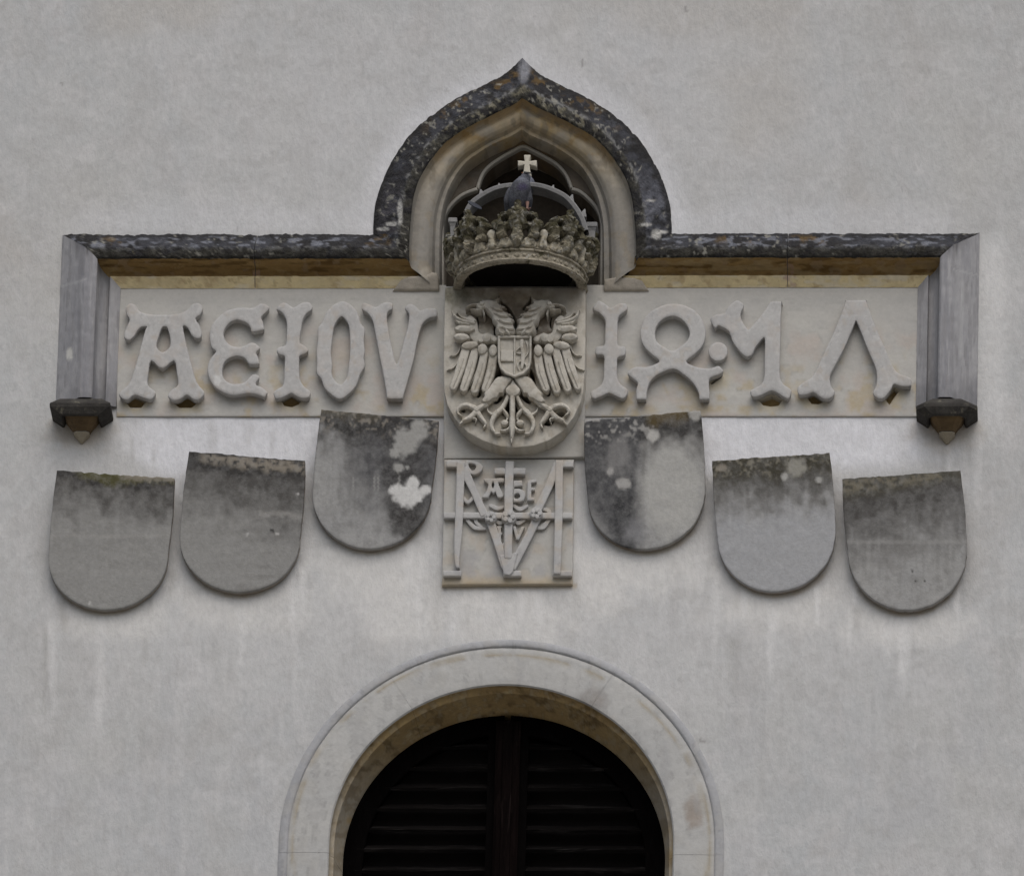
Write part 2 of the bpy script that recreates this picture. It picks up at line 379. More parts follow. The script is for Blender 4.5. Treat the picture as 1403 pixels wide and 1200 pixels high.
# lime runs, damp patches, repairs and painted light halos on the plaster
lay = []
WHITE = (0.74, 0.735, 0.725); GREYB = (0.33, 0.32, 0.30); CREAM = (0.67, 0.66, 0.635); COOL = (0.70, 0.705, 0.73); OCH = (0.34, 0.27, 0.18)
x, y = upx, upy
n1 = fbm(x/60, y/90, 4); n2 = fbm(x/9+40, y/70, 3); n3 = fbm(x/200+5, y/160+8, 3)
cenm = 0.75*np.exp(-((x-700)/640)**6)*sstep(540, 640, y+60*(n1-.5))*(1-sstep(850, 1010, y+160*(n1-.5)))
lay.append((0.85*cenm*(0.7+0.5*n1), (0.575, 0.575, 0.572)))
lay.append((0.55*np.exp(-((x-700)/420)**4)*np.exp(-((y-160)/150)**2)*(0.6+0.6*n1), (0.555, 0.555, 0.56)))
lay.append((0.55*sstep(0.50, 0.72, n3)*sstep(700, 100, y), (0.47, 0.45, 0.42)))
lay.append((0.35*sstep(0.52, 0.75, n1), (0.45, 0.445, 0.435)))
lay.append((0.5*sstep(850, 1100, y)*sstep(0.40, 0.7, n1), (0.455, 0.46, 0.47)))
lay.append((0.30*sstep(0.48, 0.70, n2)*sstep(560, 640, y)*sstep(0.40, 0.6, n1), (0.60, 0.595, 0.585)))
lay.append((0.30*sstep(0.54, 0.68, fbm(x/9+90, y/60+30, 4))*sstep(640, 760, y)*sstep(0.45, 0.6, fbm(x/70+20, y/70, 3)), (0.41, 0.405, 0.40)))
lay.append((0.4*sstep(0.56, 0.68, fbm(x/26+3, y/22+30, 5)), (0.43, 0.425, 0.415)))
lay.append((0.35*sstep(0.56, 0.68, fbm(x/30+63, y/26+3, 5)), (0.56, 0.555, 0.55)))
def streak(cx, y0, y1, wd, c, a=0.8, sd=0.0, taper=0.6):
    nn = fbm(y/40+sd, x*0+sd, 3)-0.5
    wv = wd*(1-taper*np.clip((y-y0)/(y1-y0), 0, 1))*(0.7+0.8*(fbm(y/18+sd*3, x*0+3, 2)))
    a = a*0.8; m = (1-sstep(0.2, 1.5, np.abs(x-cx-nn*8)/wv))*(0.45+0.9*fbm(x/5+sd, y/16, 3))*sstep(y0-6, y0+8, y)*(1-sstep(y1-0.5*(y1-y0), y1, y))
    lay.append((a*m, c))
# pale cool light halo painted into the plaster below the inscription
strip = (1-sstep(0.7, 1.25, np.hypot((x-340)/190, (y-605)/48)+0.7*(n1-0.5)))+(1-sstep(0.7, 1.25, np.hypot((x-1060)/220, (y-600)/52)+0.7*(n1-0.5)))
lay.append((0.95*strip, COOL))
for cx, cy, rx, ry in ((150, 852, 75, 26), (330, 835, 85, 32), (512, 775, 75, 40), (890, 775, 80, 40), (1065, 832, 85, 32), (1245, 858, 85, 30), (560, 840, 60, 50), (700, 850, 90, 42), (640, 815, 30, 30), (820, 800, 45, 40)):
    lay.append((0.7*blob(x, y, cx, cy, rx, ry, 0.5, 0.5, 22, cx*0.1), CREAM))
for cx, y0, y1, wd, a in ((72, 850, 1010, 6, .5), (137, 850, 1060, 8, .5), (415, 770, 860, 7, .7), (400, 780, 900, 5, .6), (330, 830, 960, 6, .4), (620, 805, 900, 9, .5), (668, 808, 890, 7, .4), (712, 806, 870, 6, .5), (740, 806, 880, 9, .5),
                          (1018, 800, 850, 6, .8), (1056, 830, 960, 8, .6), (1119, 800, 870, 5, .9), (1171, 800, 840, 5, .9), (1237, 840, 970, 10, .7), (1310, 790, 870, 5, .7), (1215, 850, 920, 8, .5), (1165, 830, 910, 5, .5), (960, 760, 830, 7, .5), (560, 740, 840, 9, .6), (575, 760, 880, 6, .5), (405, 820, 1000, 5, .3), (980, 780, 950, 7, .35), (1300, 600, 700, 6, .5), (1340, 570, 740, 7, .4)):
    streak(cx, y0, y1, wd, WHITE, a, cx*0.37)
for cx, y0, y1, wd, a in ((62, 860, 1020, 3.5, .55), (88, 820, 880, 7, .6), (197, 870, 920, 7, .35), (196, 985, 1040, 8, .3), (205, 800, 850, 6, .5), (378, 560, 640, 6, .0), (180, 600, 650, 4, .45), (290, 575, 640, 9, .35), (340, 580, 620, 9, .35), (372, 590, 640, 5, .3), (210, 610, 650, 3, .4), (235, 780, 830, 7, .4),
                          (600, 800, 900, 8, .25), (640, 830, 880, 4, .2), (1005, 870, 960, 12, .35), (1175, 830, 880, 9, .4), (1290, 590, 680, 5, .35), (1330, 590, 650, 4, .3), (1010, 790, 850, 7, .35), (790, 780, 860, 9, .3), (925, 760, 860, 12, .2)):
    streak(cx, y0, y1, wd, GREYB, a, cx*0.21)
# brown tone close under the stones
for pts in ((112, 590, 38, 24), (1297, 590, 40, 26)):
    lay.append((0.55*blob(x, y, pts[0], pts[1], pts[2], pts[3], 0.6, 0.4, 10), (0.42, 0.36, 0.28)))
for cx, cy, rr in ((145, 768, 74), (327, 745, 74), (510, 685, 74), (888, 686, 74), (1066, 745, 74), (1242, 768, 76)):
    q = np.hypot(x-cx, (y-cy)/0.93); m = (1-sstep(3, 10, np.abs(q-rr+1)))*sstep(cy+20, cy+50, y)
    lay.append((0.6*m*(0.5+fbm(x/9, y/9, 2)), OCH))
lay.append((0.6*(1-sstep(2, 6, np.abs(y-803)))*((x > 603) & (x < 790)), (0.40, 0.34, 0.25)))
# hair-thin scratches and specks
for cx, cy, ln, ang in ((798, 87, 7, 80), (962, 1015, 5, 20), (612, 124, 3, 60), (940, 12, 4, 85), (326, 314, 4, 90), (85, 115, 3, 30)):
    dx, dy = math.cos(R(ang)), math.sin(R(ang)); u_ = (x-cx)*dx+(y-cy)*dy; v_ = -(x-cx)*dy+(y-cy)*dx
    lay.append((0.7*((np.abs(u_) < ln) & (np.abs(v_) < 2.0)), (0.25, 0.24, 0.23)))
# rough trowelled repair on the right shoulder of the window arch and pale light halo painted round the hood
q = np.hypot(x-WCX, (y-WCY)/0.906); ang = np.arctan2(WCY-y, x-WCX)
lay.append((0.8*(1-sstep(0.6, 1.1, (q-300)/(6+10*fbm(ang*9, ang*0, 3)*sstep(0.35, 0.6, ang)*(1-sstep(0.9, 1.1, ang)))))*(q > 296)*sstep(0.25, 0.4, ang)*(1-sstep(0.95, 1.15, ang)), WHITE))
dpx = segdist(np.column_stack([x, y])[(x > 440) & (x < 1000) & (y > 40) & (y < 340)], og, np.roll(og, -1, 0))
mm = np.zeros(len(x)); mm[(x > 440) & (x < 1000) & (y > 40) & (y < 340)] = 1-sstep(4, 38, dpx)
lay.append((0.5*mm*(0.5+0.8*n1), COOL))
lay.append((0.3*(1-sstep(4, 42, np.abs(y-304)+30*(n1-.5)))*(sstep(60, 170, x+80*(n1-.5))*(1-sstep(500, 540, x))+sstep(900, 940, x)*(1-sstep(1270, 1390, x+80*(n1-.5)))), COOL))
lay.append((0.4*(1-sstep(4, 30, np.abs(x-1362)))*sstep(310, 340, y)*(1-sstep(560, 640, y)), WHITE))
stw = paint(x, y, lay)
# close the wall behind
nb = len(P)
bx, bf = box(-12, 12, 0.62, 7.0, 0, 26)
ring = np.array([(-12, 0, 0), (12, 0, 0), (12, 0, 26), (-12, 0, 26), (-12, .63, 0), (12, .63, 0), (12, .63, 26), (-12, .63, 26)], float)
Vall = np.vstack([P, bx, ring])
Fall = [tuple(f) for f in Fg]+[tuple(i+nb for i in f) for f in bf]+[tuple(i+nb+8 for i in f) for f in ((0, 1, 5, 4), (1, 2, 6, 5), (2, 3, 7, 6), (3, 0, 4, 7))]
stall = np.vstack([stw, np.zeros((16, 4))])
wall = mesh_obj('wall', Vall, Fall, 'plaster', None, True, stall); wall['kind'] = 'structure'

# ================================================================== hood moulding
def offset_path(p, u):
    """offset to the right-hand side of travel, mitred; p in wall metres (x,z)"""
    d = np.diff(p, axis=0); d /= np.hypot(*d.T)[:, None]
    nr = np.column_stack([d[:, 1], -d[:, 0]])
    n0 = np.vstack([nr[:1], nr]); n1_ = np.vstack([nr, nr[-1:]])
    mt = n0+n1_; mt /= np.hypot(*mt.T)[:, None]
    c = np.sum(mt*n0, 1)
    return p+mt*(u/np.maximum(c, 0.3))[:, None]
def res_n(P, n):
    s = np.concatenate([[0], np.cumsum(np.hypot(*np.diff(P, axis=0).T))]); t = np.linspace(0, s[-1], n)
    return np.column_stack([np.interp(t, s, P[:, 0]), np.interp(t, s, P[:, 1])])
PROF = [(-.004, -.03), (0, .004), (.03, .034), (.06, .064), (.092, .095), (.10, .10), (.12, .102), (.14, .100), (.146, .094), (.147, .070), (.149, .050), (.153, .034), (.162, .022), (.174, .015), (.187, .012), (.189, .028), (.191, .034), (.202, .028), (.230, .011), (.232, -.03)]
OPROF = [(-.004, -.03), (0, .004), (.035, .034), (.07, .064), (.105, .094), (.114, .10), (.13, .102), (.146, .100), (.152, .094), (.154, .060), (.158, .046), (.168, .047), (.182, .049), (.200, .046), (.218, .036), (.231, .020), (.236, .004), (.240, -.006), (.256, -.010), (.262, -.030), (.262, -.30)]
frame = thing('hood_moulding', 'weathered stone label moulding with pointed ogee arch framing the inscription', 'moulding', W(713, 330, 0.0).tolist())
def lerp(a, b, t): return a+(b-a)*t
legsL = W([76.5, 86], [560, 322.5], 0.0)[:, [0, 2]]; legsR = W([1338.5, 1342], [560, 320.5], 0.0)[:, [0, 2]]
def left_path(sgn):
    leg = legsL if sgn < 0 else legsR
    oh = ogee_half(sgn); ow = W(oh[:, 0], oh[:, 1], 0.0)[:, [0, 2]]
    p = np.vstack([leg, ow]); 
    p[2, 1] = leg[1, 1]  # level top
    if sgn > 0: p = p*np.array([-1, 1])
    return p
AXW = W(OGX, 80.5, 0.0)[0]
strips = {'weathering': (0, 5), 'nose': (5, 8), 'cavetto': (8, 14), 'chamfer': (14, 19)}
ostrips = {'weathering': (0, 5), 'nose': (5, 8), 'cavetto': (8, 15), 'fillet': (15, 20)}
def moss_stain(P, U):
    x, y = PX(P); L_ = []
    rail = y > 321
    n = fbm(x/13, y/9, 4); m = fbm(x/5+9, y/4, 3); big = fbm(x/48+8, y/48, 2)
    slope = 1-sstep(.100, .112, U)
    # blue-grey weathered slope, darker low on the left flank
    L_.append((0.8*slope*sstep(.40, .62, fbm(x/20+5, y/12, 4)), (0.058, 0.060, 0.070)))
    L_.append((0.8*slope*sstep(.55, .65, fbm(x/10+50, y/4+3, 4))*np.where(rail, 1.0, 0.35*sstep(.45, .6, big)), (0.20, 0.21, 0.24)))
    low = sstep(215, 290, y)*(~rail)*slope
    L_.append((0.9*low*(x > OGX)*sstep(.2, .5, n), (0.145, 0.15, 0.175)))
    L_.append((0.8*low*(x < OGX)*sstep(.3, .6, n), (0.075, 0.072, 0.08)))
    # olive nose with cream flakes, black rim above
    L_.append((0.75*(1-slope)*sstep(.35, .6, n), (0.070, 0.067, 0.055)))
    L_.append((0.8*(1-slope)*rail*sstep(.3, .55, m), (0.028, 0.026, 0.022)))
    L_.append((0.85*(1-slope)*(~rail)*sstep(.56, .63, fbm(x/6+2, y/5, 4))*sstep(240, 150, y), (0.20, 0.185, 0.135)))
    L_.append((0.85*(1-sstep(.012, .03, U)), (0.028, 0.027, 0.027)))
    # crusted ridge line
    L_.append((0.9*np.exp(-((U-.104)/.010)**2)*sstep(.46, .58, fbm(x/6+4, y/6, 3))*np.where(rail, .5, 1.0), (0.20, 0.20, 0.195)))
    och = sstep(.50, .60, fbm(x/11+31, y/8, 4))*np.exp(-((U-.045)/.03)**2)*np.where(rail, sstep(.56, .64, big), sstep(200, 130, y))
    L_.append((0.85*och, (0.125, 0.08, 0.03)))
    L_.append((0.7*sstep(0.66, 0.72, m)*sstep(.45, .55, fbm(x/30+18, y/30, 2)), (0.30, 0.29, 0.25)))
    L_.append((blob(x, y, 718, 95, 8, 16, .5, .3, 8), (0.24, 0.245, 0.265)))
    for cx, cy, rx, ry in ((548, 291, 3.5, 17), (536, 307, 7, 3), (524, 314, 9, 2.5), (899, 321, 7, 7), (885, 308, 9, 2), (907, 318, 8, 2.5), (892, 275, 7, 1.5)):
        L_.append((blob(x, y, cx, cy, rx, ry, .3, .35, 5, cx), (0.50, 0.49, 0.46)))
    return paint(x, y, L_)
def leg_stain(P):
    x, y = PX(P); L_ = []
    n = fbm(x/5, y/60, 4)
    L_.append((0.9*(1-sstep(8, 30, y-322+(n-0.5)*40))*(1-sstep(0, 30, np.minimum(np.abs(x-125), np.abs(x-1302))-6)), (0.06, 0.058, 0.06)))
    L_.append((0.55*sstep(0.5, 0.68, fbm(x/6+3, y/70, 3)), (0.27, 0.27, 0.285)))
    L_.append((0.6*sstep(505, 545, y+(n-0.5)*40)*sstep(90, 110, np.where(x < 700, x, 2000)), (0.13, 0.13, 0.14)))
    L_.append((0.75*sstep(.3, .55, fbm(x/4+30, y/50, 3))*np.where(x < 700, sstep(103, 110, x)*(1-sstep(128, 134, x)), sstep(1284, 1290, x)*(1-sstep(1300, 1310, x))), (0.215, 0.215, 0.23)))
    L_.append((0.6*sstep(.52, .62, fbm(x/3+60, y/40+9, 3)), (0.25, 0.245, 0.25)))
    L_.append((blob(x, y, 95, 485, 5, 8, .25, .4, 5), (0.60, 0.59, 0.55)))
    L_.append((0.5*(1-sstep(1, 3, np.abs(y-388+(x-100)*0.30)))*(x < 120), (0.42, 0.42, 0.42)))
    L_.append((0.45*(1-sstep(1, 3.5, np.abs(x-1318+(y-430)*0.03)))*sstep(380, 390, y)*(1-sstep(480, 500, y)), (0.48, 0.48, 0.48)))
    L_.append((0.45*(1-sstep(1, 2.5, np.abs(y-370-(x-1310)*0.25)))*(x > 1305), (0.45, 0.45, 0.45)))
    return paint(x, y, L_)
def och_stain(P):
    x, y = PX(P); L_ = []
    n = fbm(x/30, y/8, 4)
    L_.append((0.9*sstep(0.52, 0.62, fbm(x/40+7, y/5, 4))*(1-sstep(371, 378, y)), (0.14, 0.085, 0.03)))
    L_.append((0.6*sstep(0.5, 0.62, n)*(x > 880), (0.40, 0.31, 0.17)))
    L_.append((0.85*((np.abs(x-352) < 5)+(np.abs(x-1082) < 5))*sstep(0.4, 0.6, fbm(x/6, y/6, 2)), (0.36, 0.25, 0.18)))
    L_.append((0.7*sstep(0.6, 0.7, fbm(x/14, y/10+5, 3)), (0.30, 0.22, 0.13)))
    return paint(x, y, L_)
def cham_stain(P):
    x, y = PX(P)
    return paint(x, y, [(0.6*sstep(0.5, 0.66, fbm(x/22+4, y/9, 4)), (0.52, 0.43, 0.26)), (0.7*sstep(0.60, 0.70, fbm(x/9+14, y/7, 4)), (0.40, 0.30, 0.17)), (0.6*sstep(0.58, 0.7, fbm(x/30+44, y/9, 3)), (0.62, 0.57, 0.46)), (0.8*(np.abs(x-1082) < 9)*sstep(0.4, 0.6, fbm(x/5, y/5, 2)), (0.45, 0.34, 0.27))])
def arch_stain(P):
    x, y = PX(P); L_ = []
    top = sstep(262, 165, y); L_.append((0.85*sstep(235, 330, y), (0.25, 0.24, 0.22)))
    n = fbm(x/22, y/22, 4)
    L_.append((0.9*top*sstep(0.32, 0.6, n+0.1), (0.58, 0.44, 0.23)))
    L_.append((0.75*top*sstep(0.57, 0.68, fbm(x/12+3, y/9, 4)), (0.40, 0.27, 0.12))); L_.append((0.5*sstep(290, 230, y)*sstep(0.5, 0.62, fbm(x/25+30, y/25, 3)), (0.56, 0.50, 0.40)))
    L_.append((0.6*sstep(0.60, 0.70, fbm(x/9+31, y/14, 3)), (0.27, 0.235, 0.18)))
    L_.append((0.6*sstep(300, 200, y)*(1-sstep(0, 16, segdist(np.column_stack([x, y]), np.array(NOSE_ALL[:-1]), np.array(NOSE_ALL[1:])))), (0.42, 0.27, 0.10)))
    for cx, cy, rx, ry in ((585, 373, 10, 8), (664, 180, 14, 8), (768, 190, 12, 8)):
        L_.append((0.7*blob(x, y, cx, cy, rx, ry, .4, .4, 6), (0.46, 0.42, 0.35)))
    return paint(x, y, L_)
def strip_mesh(curves, deps, sgn):
    """curves: list over profile of (n,2) -> grid"""
    n = len(curves[0]); m = len(curves)
    V = np.zeros((n, m, 3))
    for j, (c, d) in enumerate(zip(curves, deps)):
        V[:, j, 0] = c[:, 0]*(-1 if sgn > 0 else 1); V[:, j, 1] = -d; V[:, j, 2] = c[:, 1]
    V = V.reshape(-1, 3); F = grid_faces(n, m)
    k = (m//2); f = F[min(len(F)-1, (n//2)*(m-1)+k)]
    a, b, c = V[f[0]], V[f[1]], V[f[2]]
    if np.cross(b-a, c-a)[1] > 0: F = [tuple(reversed(f)) for f in F]
    return V, F
def dense_prof(prof, i0, i1):
    o = []
    for a, b in zip(prof[i0:i1], prof[i0+1:i1+1]):
        k = max(1, int(math.ceil(math.hypot(b[0]-a[0], b[1]-a[1])/0.007)))
        o += [(lerp(a[0], b[0], t/k), lerp(a[1], b[1], t/k)) for t in range(k)]
    return o+[prof[i1]]
blocks = {}
NOSE_ALL = [(596, 211), (618, 188), (650, 169), (682, 153), (702, 143), (716, 134), (730, 143), (750, 153), (782, 169), (814, 188), (836, 211)]
NOSE = [(560.6, 357.5), (560.8, 330), (562.5, 304), (567, 268), (577, 240), (596, 211), (618, 188), (650, 169), (682, 153), (702, 143), (716, 134)]
INNER = [(602, 404), (602, 332), (604, 297), (612, 265), (625, 239), (641, 220), (669, 201), (690, 191), (705, 184), (714.8, 177)]
def traced(sgn):
    out_ = []
    oh = ogee_half(sgn); out_.append(W(oh[:, 0], oh[:, 1], 0.0))
    for tr, ax_, d in ((NOSE, 716.0, 0.10), (INNER, 714.8, -0.01)):
        t_ = np.array(tr, float)
        if sgn > 0: t_[:, 0] = 2*ax_-t_[:, 0]
        q = cr(t_, 6, False); out_.append(W(q[:, 0], q[:, 1], d))
    r_ = []
    for q in out_:
        q = q[:, [0, 2]].copy()
        if sgn > 0: q[:, 0] *= -1
        q[-1, 0] = AXW*(-1 if sgn > 0 else 1)
        r_.append(res_n(q, 220))
    return r_
def ogee_curve(tr, u):
    if u <= 0.152: t = u/0.152; return tr[0]+(tr[1]-tr[0])*t
    t = (u-0.152)/(0.256-0.152); return tr[1]+(tr[2]-tr[1])*t
for sgn in (-1, 1):
    path = left_path(sgn)
    axx = AXW*(-1 if sgn > 0 else 1); TR = traced(sgn)
    jointx = W(352 if sgn < 0 else 1080, 340, 0.0)[0]*(-1 if sgn > 0 else 1)
    for seg, st_, pr in (('leg', strips, PROF), ('rail', strips, PROF), ('arch', ostrips, OPROF)):
        for sname, (i0, i1) in st_.items():
            dp = dense_prof(pr, i0, i1)
            curves = []
            for u, d in dp:
                op = offset_path(path, u)
                if seg == 'leg': c = op[0:2]
                elif seg == 'rail': c = op[1:3]
                else:
                    c = ogee_curve(TR, u)
                curves.append(c)
            deps = [d for u, d in dp]
            if seg == 'rail':
                for half_i in (0, 1):
                    cs = []
                    for c in curves:
                        a, b = c[0], c[1]; t = (jointx-a[0])/(b[0]-a[0]); g_ = 0.0012/(b[0]-a[0])
                        q = a+(b-a)*(t-g_) if half_i == 0 else a+(b-a)*(t+g_)
                        cs.append(res_n(np.vstack([a, q] if half_i == 0 else [q, b]), 90))
                    blocks.setdefault((sgn, seg, half_i), []).append((sname, strip_mesh(cs, deps, sgn), [u for u, d in dp]))
            else:
                cs = [res_n(c, 70 if seg == 'leg' else 220) for c in curves]
                blocks.setdefault((sgn, seg, 0), []).append((sname, strip_mesh(cs, deps, sgn), [u for u, d in dp]))
for (sgn, seg, hi), lst in blocks.items():
    par = None
    for sname, (V, F), us in lst:
        # slow wear along the edges
        x, y = PX(V)
        amp = 0.006 if (sname in ('weathering', 'nose') and seg != 'leg') else 0.002
        dv = (fbm(x/7, y/7, 4)-0.5)*2*amp+(fbm(x/30+4, y/30, 2)-0.5)*amp
        V[:, 1] -= dv; V[:, 2] += dv*0.5
        if seg == 'leg': mt, sf = 'leg', leg_stain
        elif sname in ('weathering', 'nose'): mt, sf = 'hood', (lambda V, us=us: moss_stain(V, np.tile(us, len(V)//len(us))))
        elif seg == 'rail': mt, sf = ('ochre' if sname == 'cavetto' else 'ochre_light'), och_stain if sname == 'cavetto' else cham_stain
        else: mt, sf = 'warm', arch_stain
        nm = {'leg': 'jamb_moulding', 'rail': 'rail_moulding', 'arch': 'ogee_moulding'}[seg] if par is None else sname
        o = mesh_obj(nm, V, F, mt, frame, True, sf(V) if sf else None)
        if par is None: par = o
        else: o.parent = par
# niche: back, tracery, floor
npx = lambda a: np.asarray(a, float)
niche = thing('arched_niche', 'dark recessed niche with cusped blind tracery behind the crown', 'niche', W(714, 390, -0.1).tolist())
def flat(name, mat, parent, outer, d, thick, holes=(), step=14, smoothing=1, stainf=None, rad=1.5):
    return carve(name, mat, parent, outer, holes, d0=d-0.002, h=0.002, rim=0.0, rad=rad, step=step, sink=thick, smoothing=smoothing, edge=6, stainf=stainf)
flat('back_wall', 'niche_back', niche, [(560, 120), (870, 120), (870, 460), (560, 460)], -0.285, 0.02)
tre = [(606, 420), (605.5, 320), (607, 298), (617.5, 280), (632, 267), (645, 261), (654, 258), (656, 250), (661.5, 237), (671, 226), (687, 215), (703, 206), (717, 200), (731, 206), (748, 215), (761, 223), (773, 235), (780.6, 250), (783, 258), (795, 262), (810, 275), (820, 289), (824, 303), (825, 320), (824, 420)]
opn = [(585, 440), (585, 300), (590, 260), (610, 225), (640, 195), (680, 170), (716, 150), (752, 170), (795, 195), (822, 225), (842, 260), (846, 300), (846, 440)]
def uu(poly, hole):  # plate with an opening that runs out at the bottom
    return poly+hole[::-1]
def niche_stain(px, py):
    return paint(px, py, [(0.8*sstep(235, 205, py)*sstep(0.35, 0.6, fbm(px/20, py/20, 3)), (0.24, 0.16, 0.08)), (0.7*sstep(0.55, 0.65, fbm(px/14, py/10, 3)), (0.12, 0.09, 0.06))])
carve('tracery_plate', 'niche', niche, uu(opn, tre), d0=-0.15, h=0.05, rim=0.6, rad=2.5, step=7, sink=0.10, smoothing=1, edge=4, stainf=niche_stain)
for sl_ in (slice(0, 7), slice(6, 19), slice(18, 25)):
    carve('tracery_rib', 'rib', niche, stroke(tre[sl_], [5, 5, 5], 4, False), d0=-0.102, h=0.016, rim=.4, rad=2, step=2.5, edge=2.5, sink=0.01, smoothing=1)
tr2 = [(x_*0.955+(716*0.045), y_*0.955+300*0.045+2) for x_, y_ in tre]
tr2[0] = (tr2[0][0], 430); tr2[-1] = (tr2[-1][0], 430)
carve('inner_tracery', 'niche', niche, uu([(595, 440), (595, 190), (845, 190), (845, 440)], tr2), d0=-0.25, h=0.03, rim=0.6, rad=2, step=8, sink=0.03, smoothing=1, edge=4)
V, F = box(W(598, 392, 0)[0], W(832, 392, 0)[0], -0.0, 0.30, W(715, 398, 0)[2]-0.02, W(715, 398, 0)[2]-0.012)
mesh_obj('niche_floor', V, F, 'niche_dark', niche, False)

# ================================================================== inscription
LA = cc([(420,455),(440,432),(470,440),(490,470),(530,485),(600,490),(690,485),(735,465),(760,438),(795,430),(818,455),(805,490),(780,510),(800,545),(812,590),(800,612),(775,610),(755,590),(740,560),(715,552),(735,650),(760,750),(785,835),(822,882),(820,905),(797,927),(768,925),(735,903),(700,925),(662,930),(637,908),(652,878),(688,850),(682,790),(668,727),(607,770),(552,727),(538,790),(535,850),(570,882),(573,902),(550,927),(510,917),(465,903),(432,927),(402,922),(385,897),(410,870),(440,838),(465,770),(490,680),(520,570),(528,553),(500,555),(480,575),(465,600),(440,622),(415,612),(412,590),(425,550),(440,515),(425,490)], 60, 300, 3.75)
LAh = cc([(620,552),(634,560),(648,610),(645,655),(610,682),(580,655),(590,605),(606,560)], 60, 300, 3.75)
LE = cc([(560,160),(610,140),(650,115),(700,120),(740,150),(735,180),(690,225),(660,260),(675,300),(690,370),(680,388),(600,405),(555,402),(548,370),(520,325),(470,300),(410,285),(340,310),(290,370),(272,430),(290,490),(340,540),(410,560),(480,550),(530,525),(560,515),(600,525),(640,560),(645,580),(608,620),(620,650),(640,720),(630,738),(545,742),(520,720),(490,680),(420,655),(350,670),(290,710),(262,780),(265,860),(300,910),(370,940),(440,935),(490,920),(530,880),(560,850),(590,840),(625,850),(640,880),(605,930),(615,955),(660,970),(720,1020),(715,1050),(690,1080),(640,1060),(560,1040),(480,1045),(380,1060),(290,1040),(200,990),(140,920),(108,830),(108,760),(130,690),(180,625),(190,605),(150,570),(130,500),(130,400),(160,320),(220,250),(300,190),(400,160),(480,155)], 270, 400, 7.5)
LI = cc([(150,185),(140,170),(165,130),(210,105),(260,120),(315,155),(370,120),(430,100),(480,105),(510,150),(500,185),(450,220),(415,280),(400,350),(385,440),(385,520),(430,545),(470,595),(440,630),(380,655),(375,700),(375,800),(385,900),(430,970),(490,1020),(482,1070),(470,1085),(400,1090),(340,1065),(290,1040),(230,1070),(170,1090),(130,1090),(110,1030),(150,990),(200,960),(215,900),(220,800),(225,700),(220,655),(170,640),(140,605),(160,565),(225,545),(240,500),(245,400),(245,320),(230,260),(190,205)], 360, 400, 7.5)
LO = cc([(810,90),(880,110),(940,160),(980,220),(1010,320),(1050,380),(1040,500),(1050,600),(1040,680),(1050,760),(1000,850),(960,960),(880,1050),(790,1100),(700,1050),(630,980),(600,890),(550,830),(555,720),(550,600),(565,480),(565,370),(610,300),(650,210),(720,130)], 360, 400, 7.5)
LOh = cc([(810,250),(860,300),(885,360),(895,480),(895,600),(885,720),(865,860),(830,920),(795,945),(750,915),(710,840),(715,740),(700,620),(715,480),(730,370),(760,300)], 360, 400, 7.5)
LV = cc([(40,170),(50,110),(100,115),(185,150),(240,115),(300,100),(360,115),(355,175),(320,195),(300,250),(320,400),(360,600),(390,715),(400,732),(410,715),(440,620),(490,440),(520,320),(525,220),(485,170),(510,125),(560,120),(610,155),(645,185),(700,165),(760,160),(810,175),(820,230),(800,255),(740,265),(680,310),(650,370),(610,520),(580,680),(540,830),(490,1000),(466,1080),(455,1095),(310,1095),(298,1080),(290,1010),(260,840),(220,640),(180,430),(155,300),(110,225),(60,190)], 490, 400, 7.5)
LJ = cc([(80,160),(130,85),(180,95),(225,125),(260,150),(300,125),(350,105),(405,110),(420,160),(380,200),(340,230),(325,290),(325,400),(330,510),(390,520),(405,570),(385,610),(325,630),(320,700),(320,800),(350,880),(425,940),(385,1022),(310,1000),(240,970),(170,1000),(85,1027),(65,960),(110,930),(160,890),(185,830),(190,720),(190,610),(120,600),(105,565),(125,520),(195,505),(200,400),(205,290),(185,240),(140,195)], 800, 400, 7.015)
L8 = cc([(860,108),(960,122),(1060,170),(1130,250),(1170,360),(1165,450),(1130,530),(1060,600),(985,662),(1040,700),(1130,725),(1220,728),(1290,705),(1330,735),(1338,765),(1300,792),(1215,825),(1202,875),(1207,950),(1207,1020),(1195,1030),(1118,1030),(1108,1015),(1098,960),(1045,870),(955,790),(858,738),(725,785),(645,850),(612,930),(602,1015),(592,1030),(512,1030),(502,1015),(500,940),(515,872),(470,830),(420,785),(440,745),(500,715),(600,715),(690,685),(722,655),(640,590),(570,510),(540,400),(560,290),(620,200),(700,150),(780,118)], 800, 400, 7.015)
L8h = cc([(850,230),(930,255),(990,320),(1015,400),(985,470),(920,525),(845,560),(770,525),(700,470),(685,390),(710,310),(770,255)], 800, 400, 7.015)
L4 = cc([(100,270),(150,230),(240,215),(270,160),(340,95),(390,85),(440,120),(440,160),(415,210),(415,260),(440,320),(482,375),(500,375),(560,310),(640,210),(710,105),(725,95),(825,92),(832,105),(825,250),(820,500),(815,700),(815,870),(850,940),(930,1000),(922,1065),(890,1095),(810,1050),(730,1012),(640,1050),(560,1078),(520,1062),(510,1010),(560,980),(620,940),(650,870),(655,700),(658,490),(640,475),(600,520),(560,575),(530,640),(480,665),(430,640),(360,560),(320,490),(310,455),(280,395),(200,350),(178,345),(150,372),(118,330)], 960, 400, 7.5)
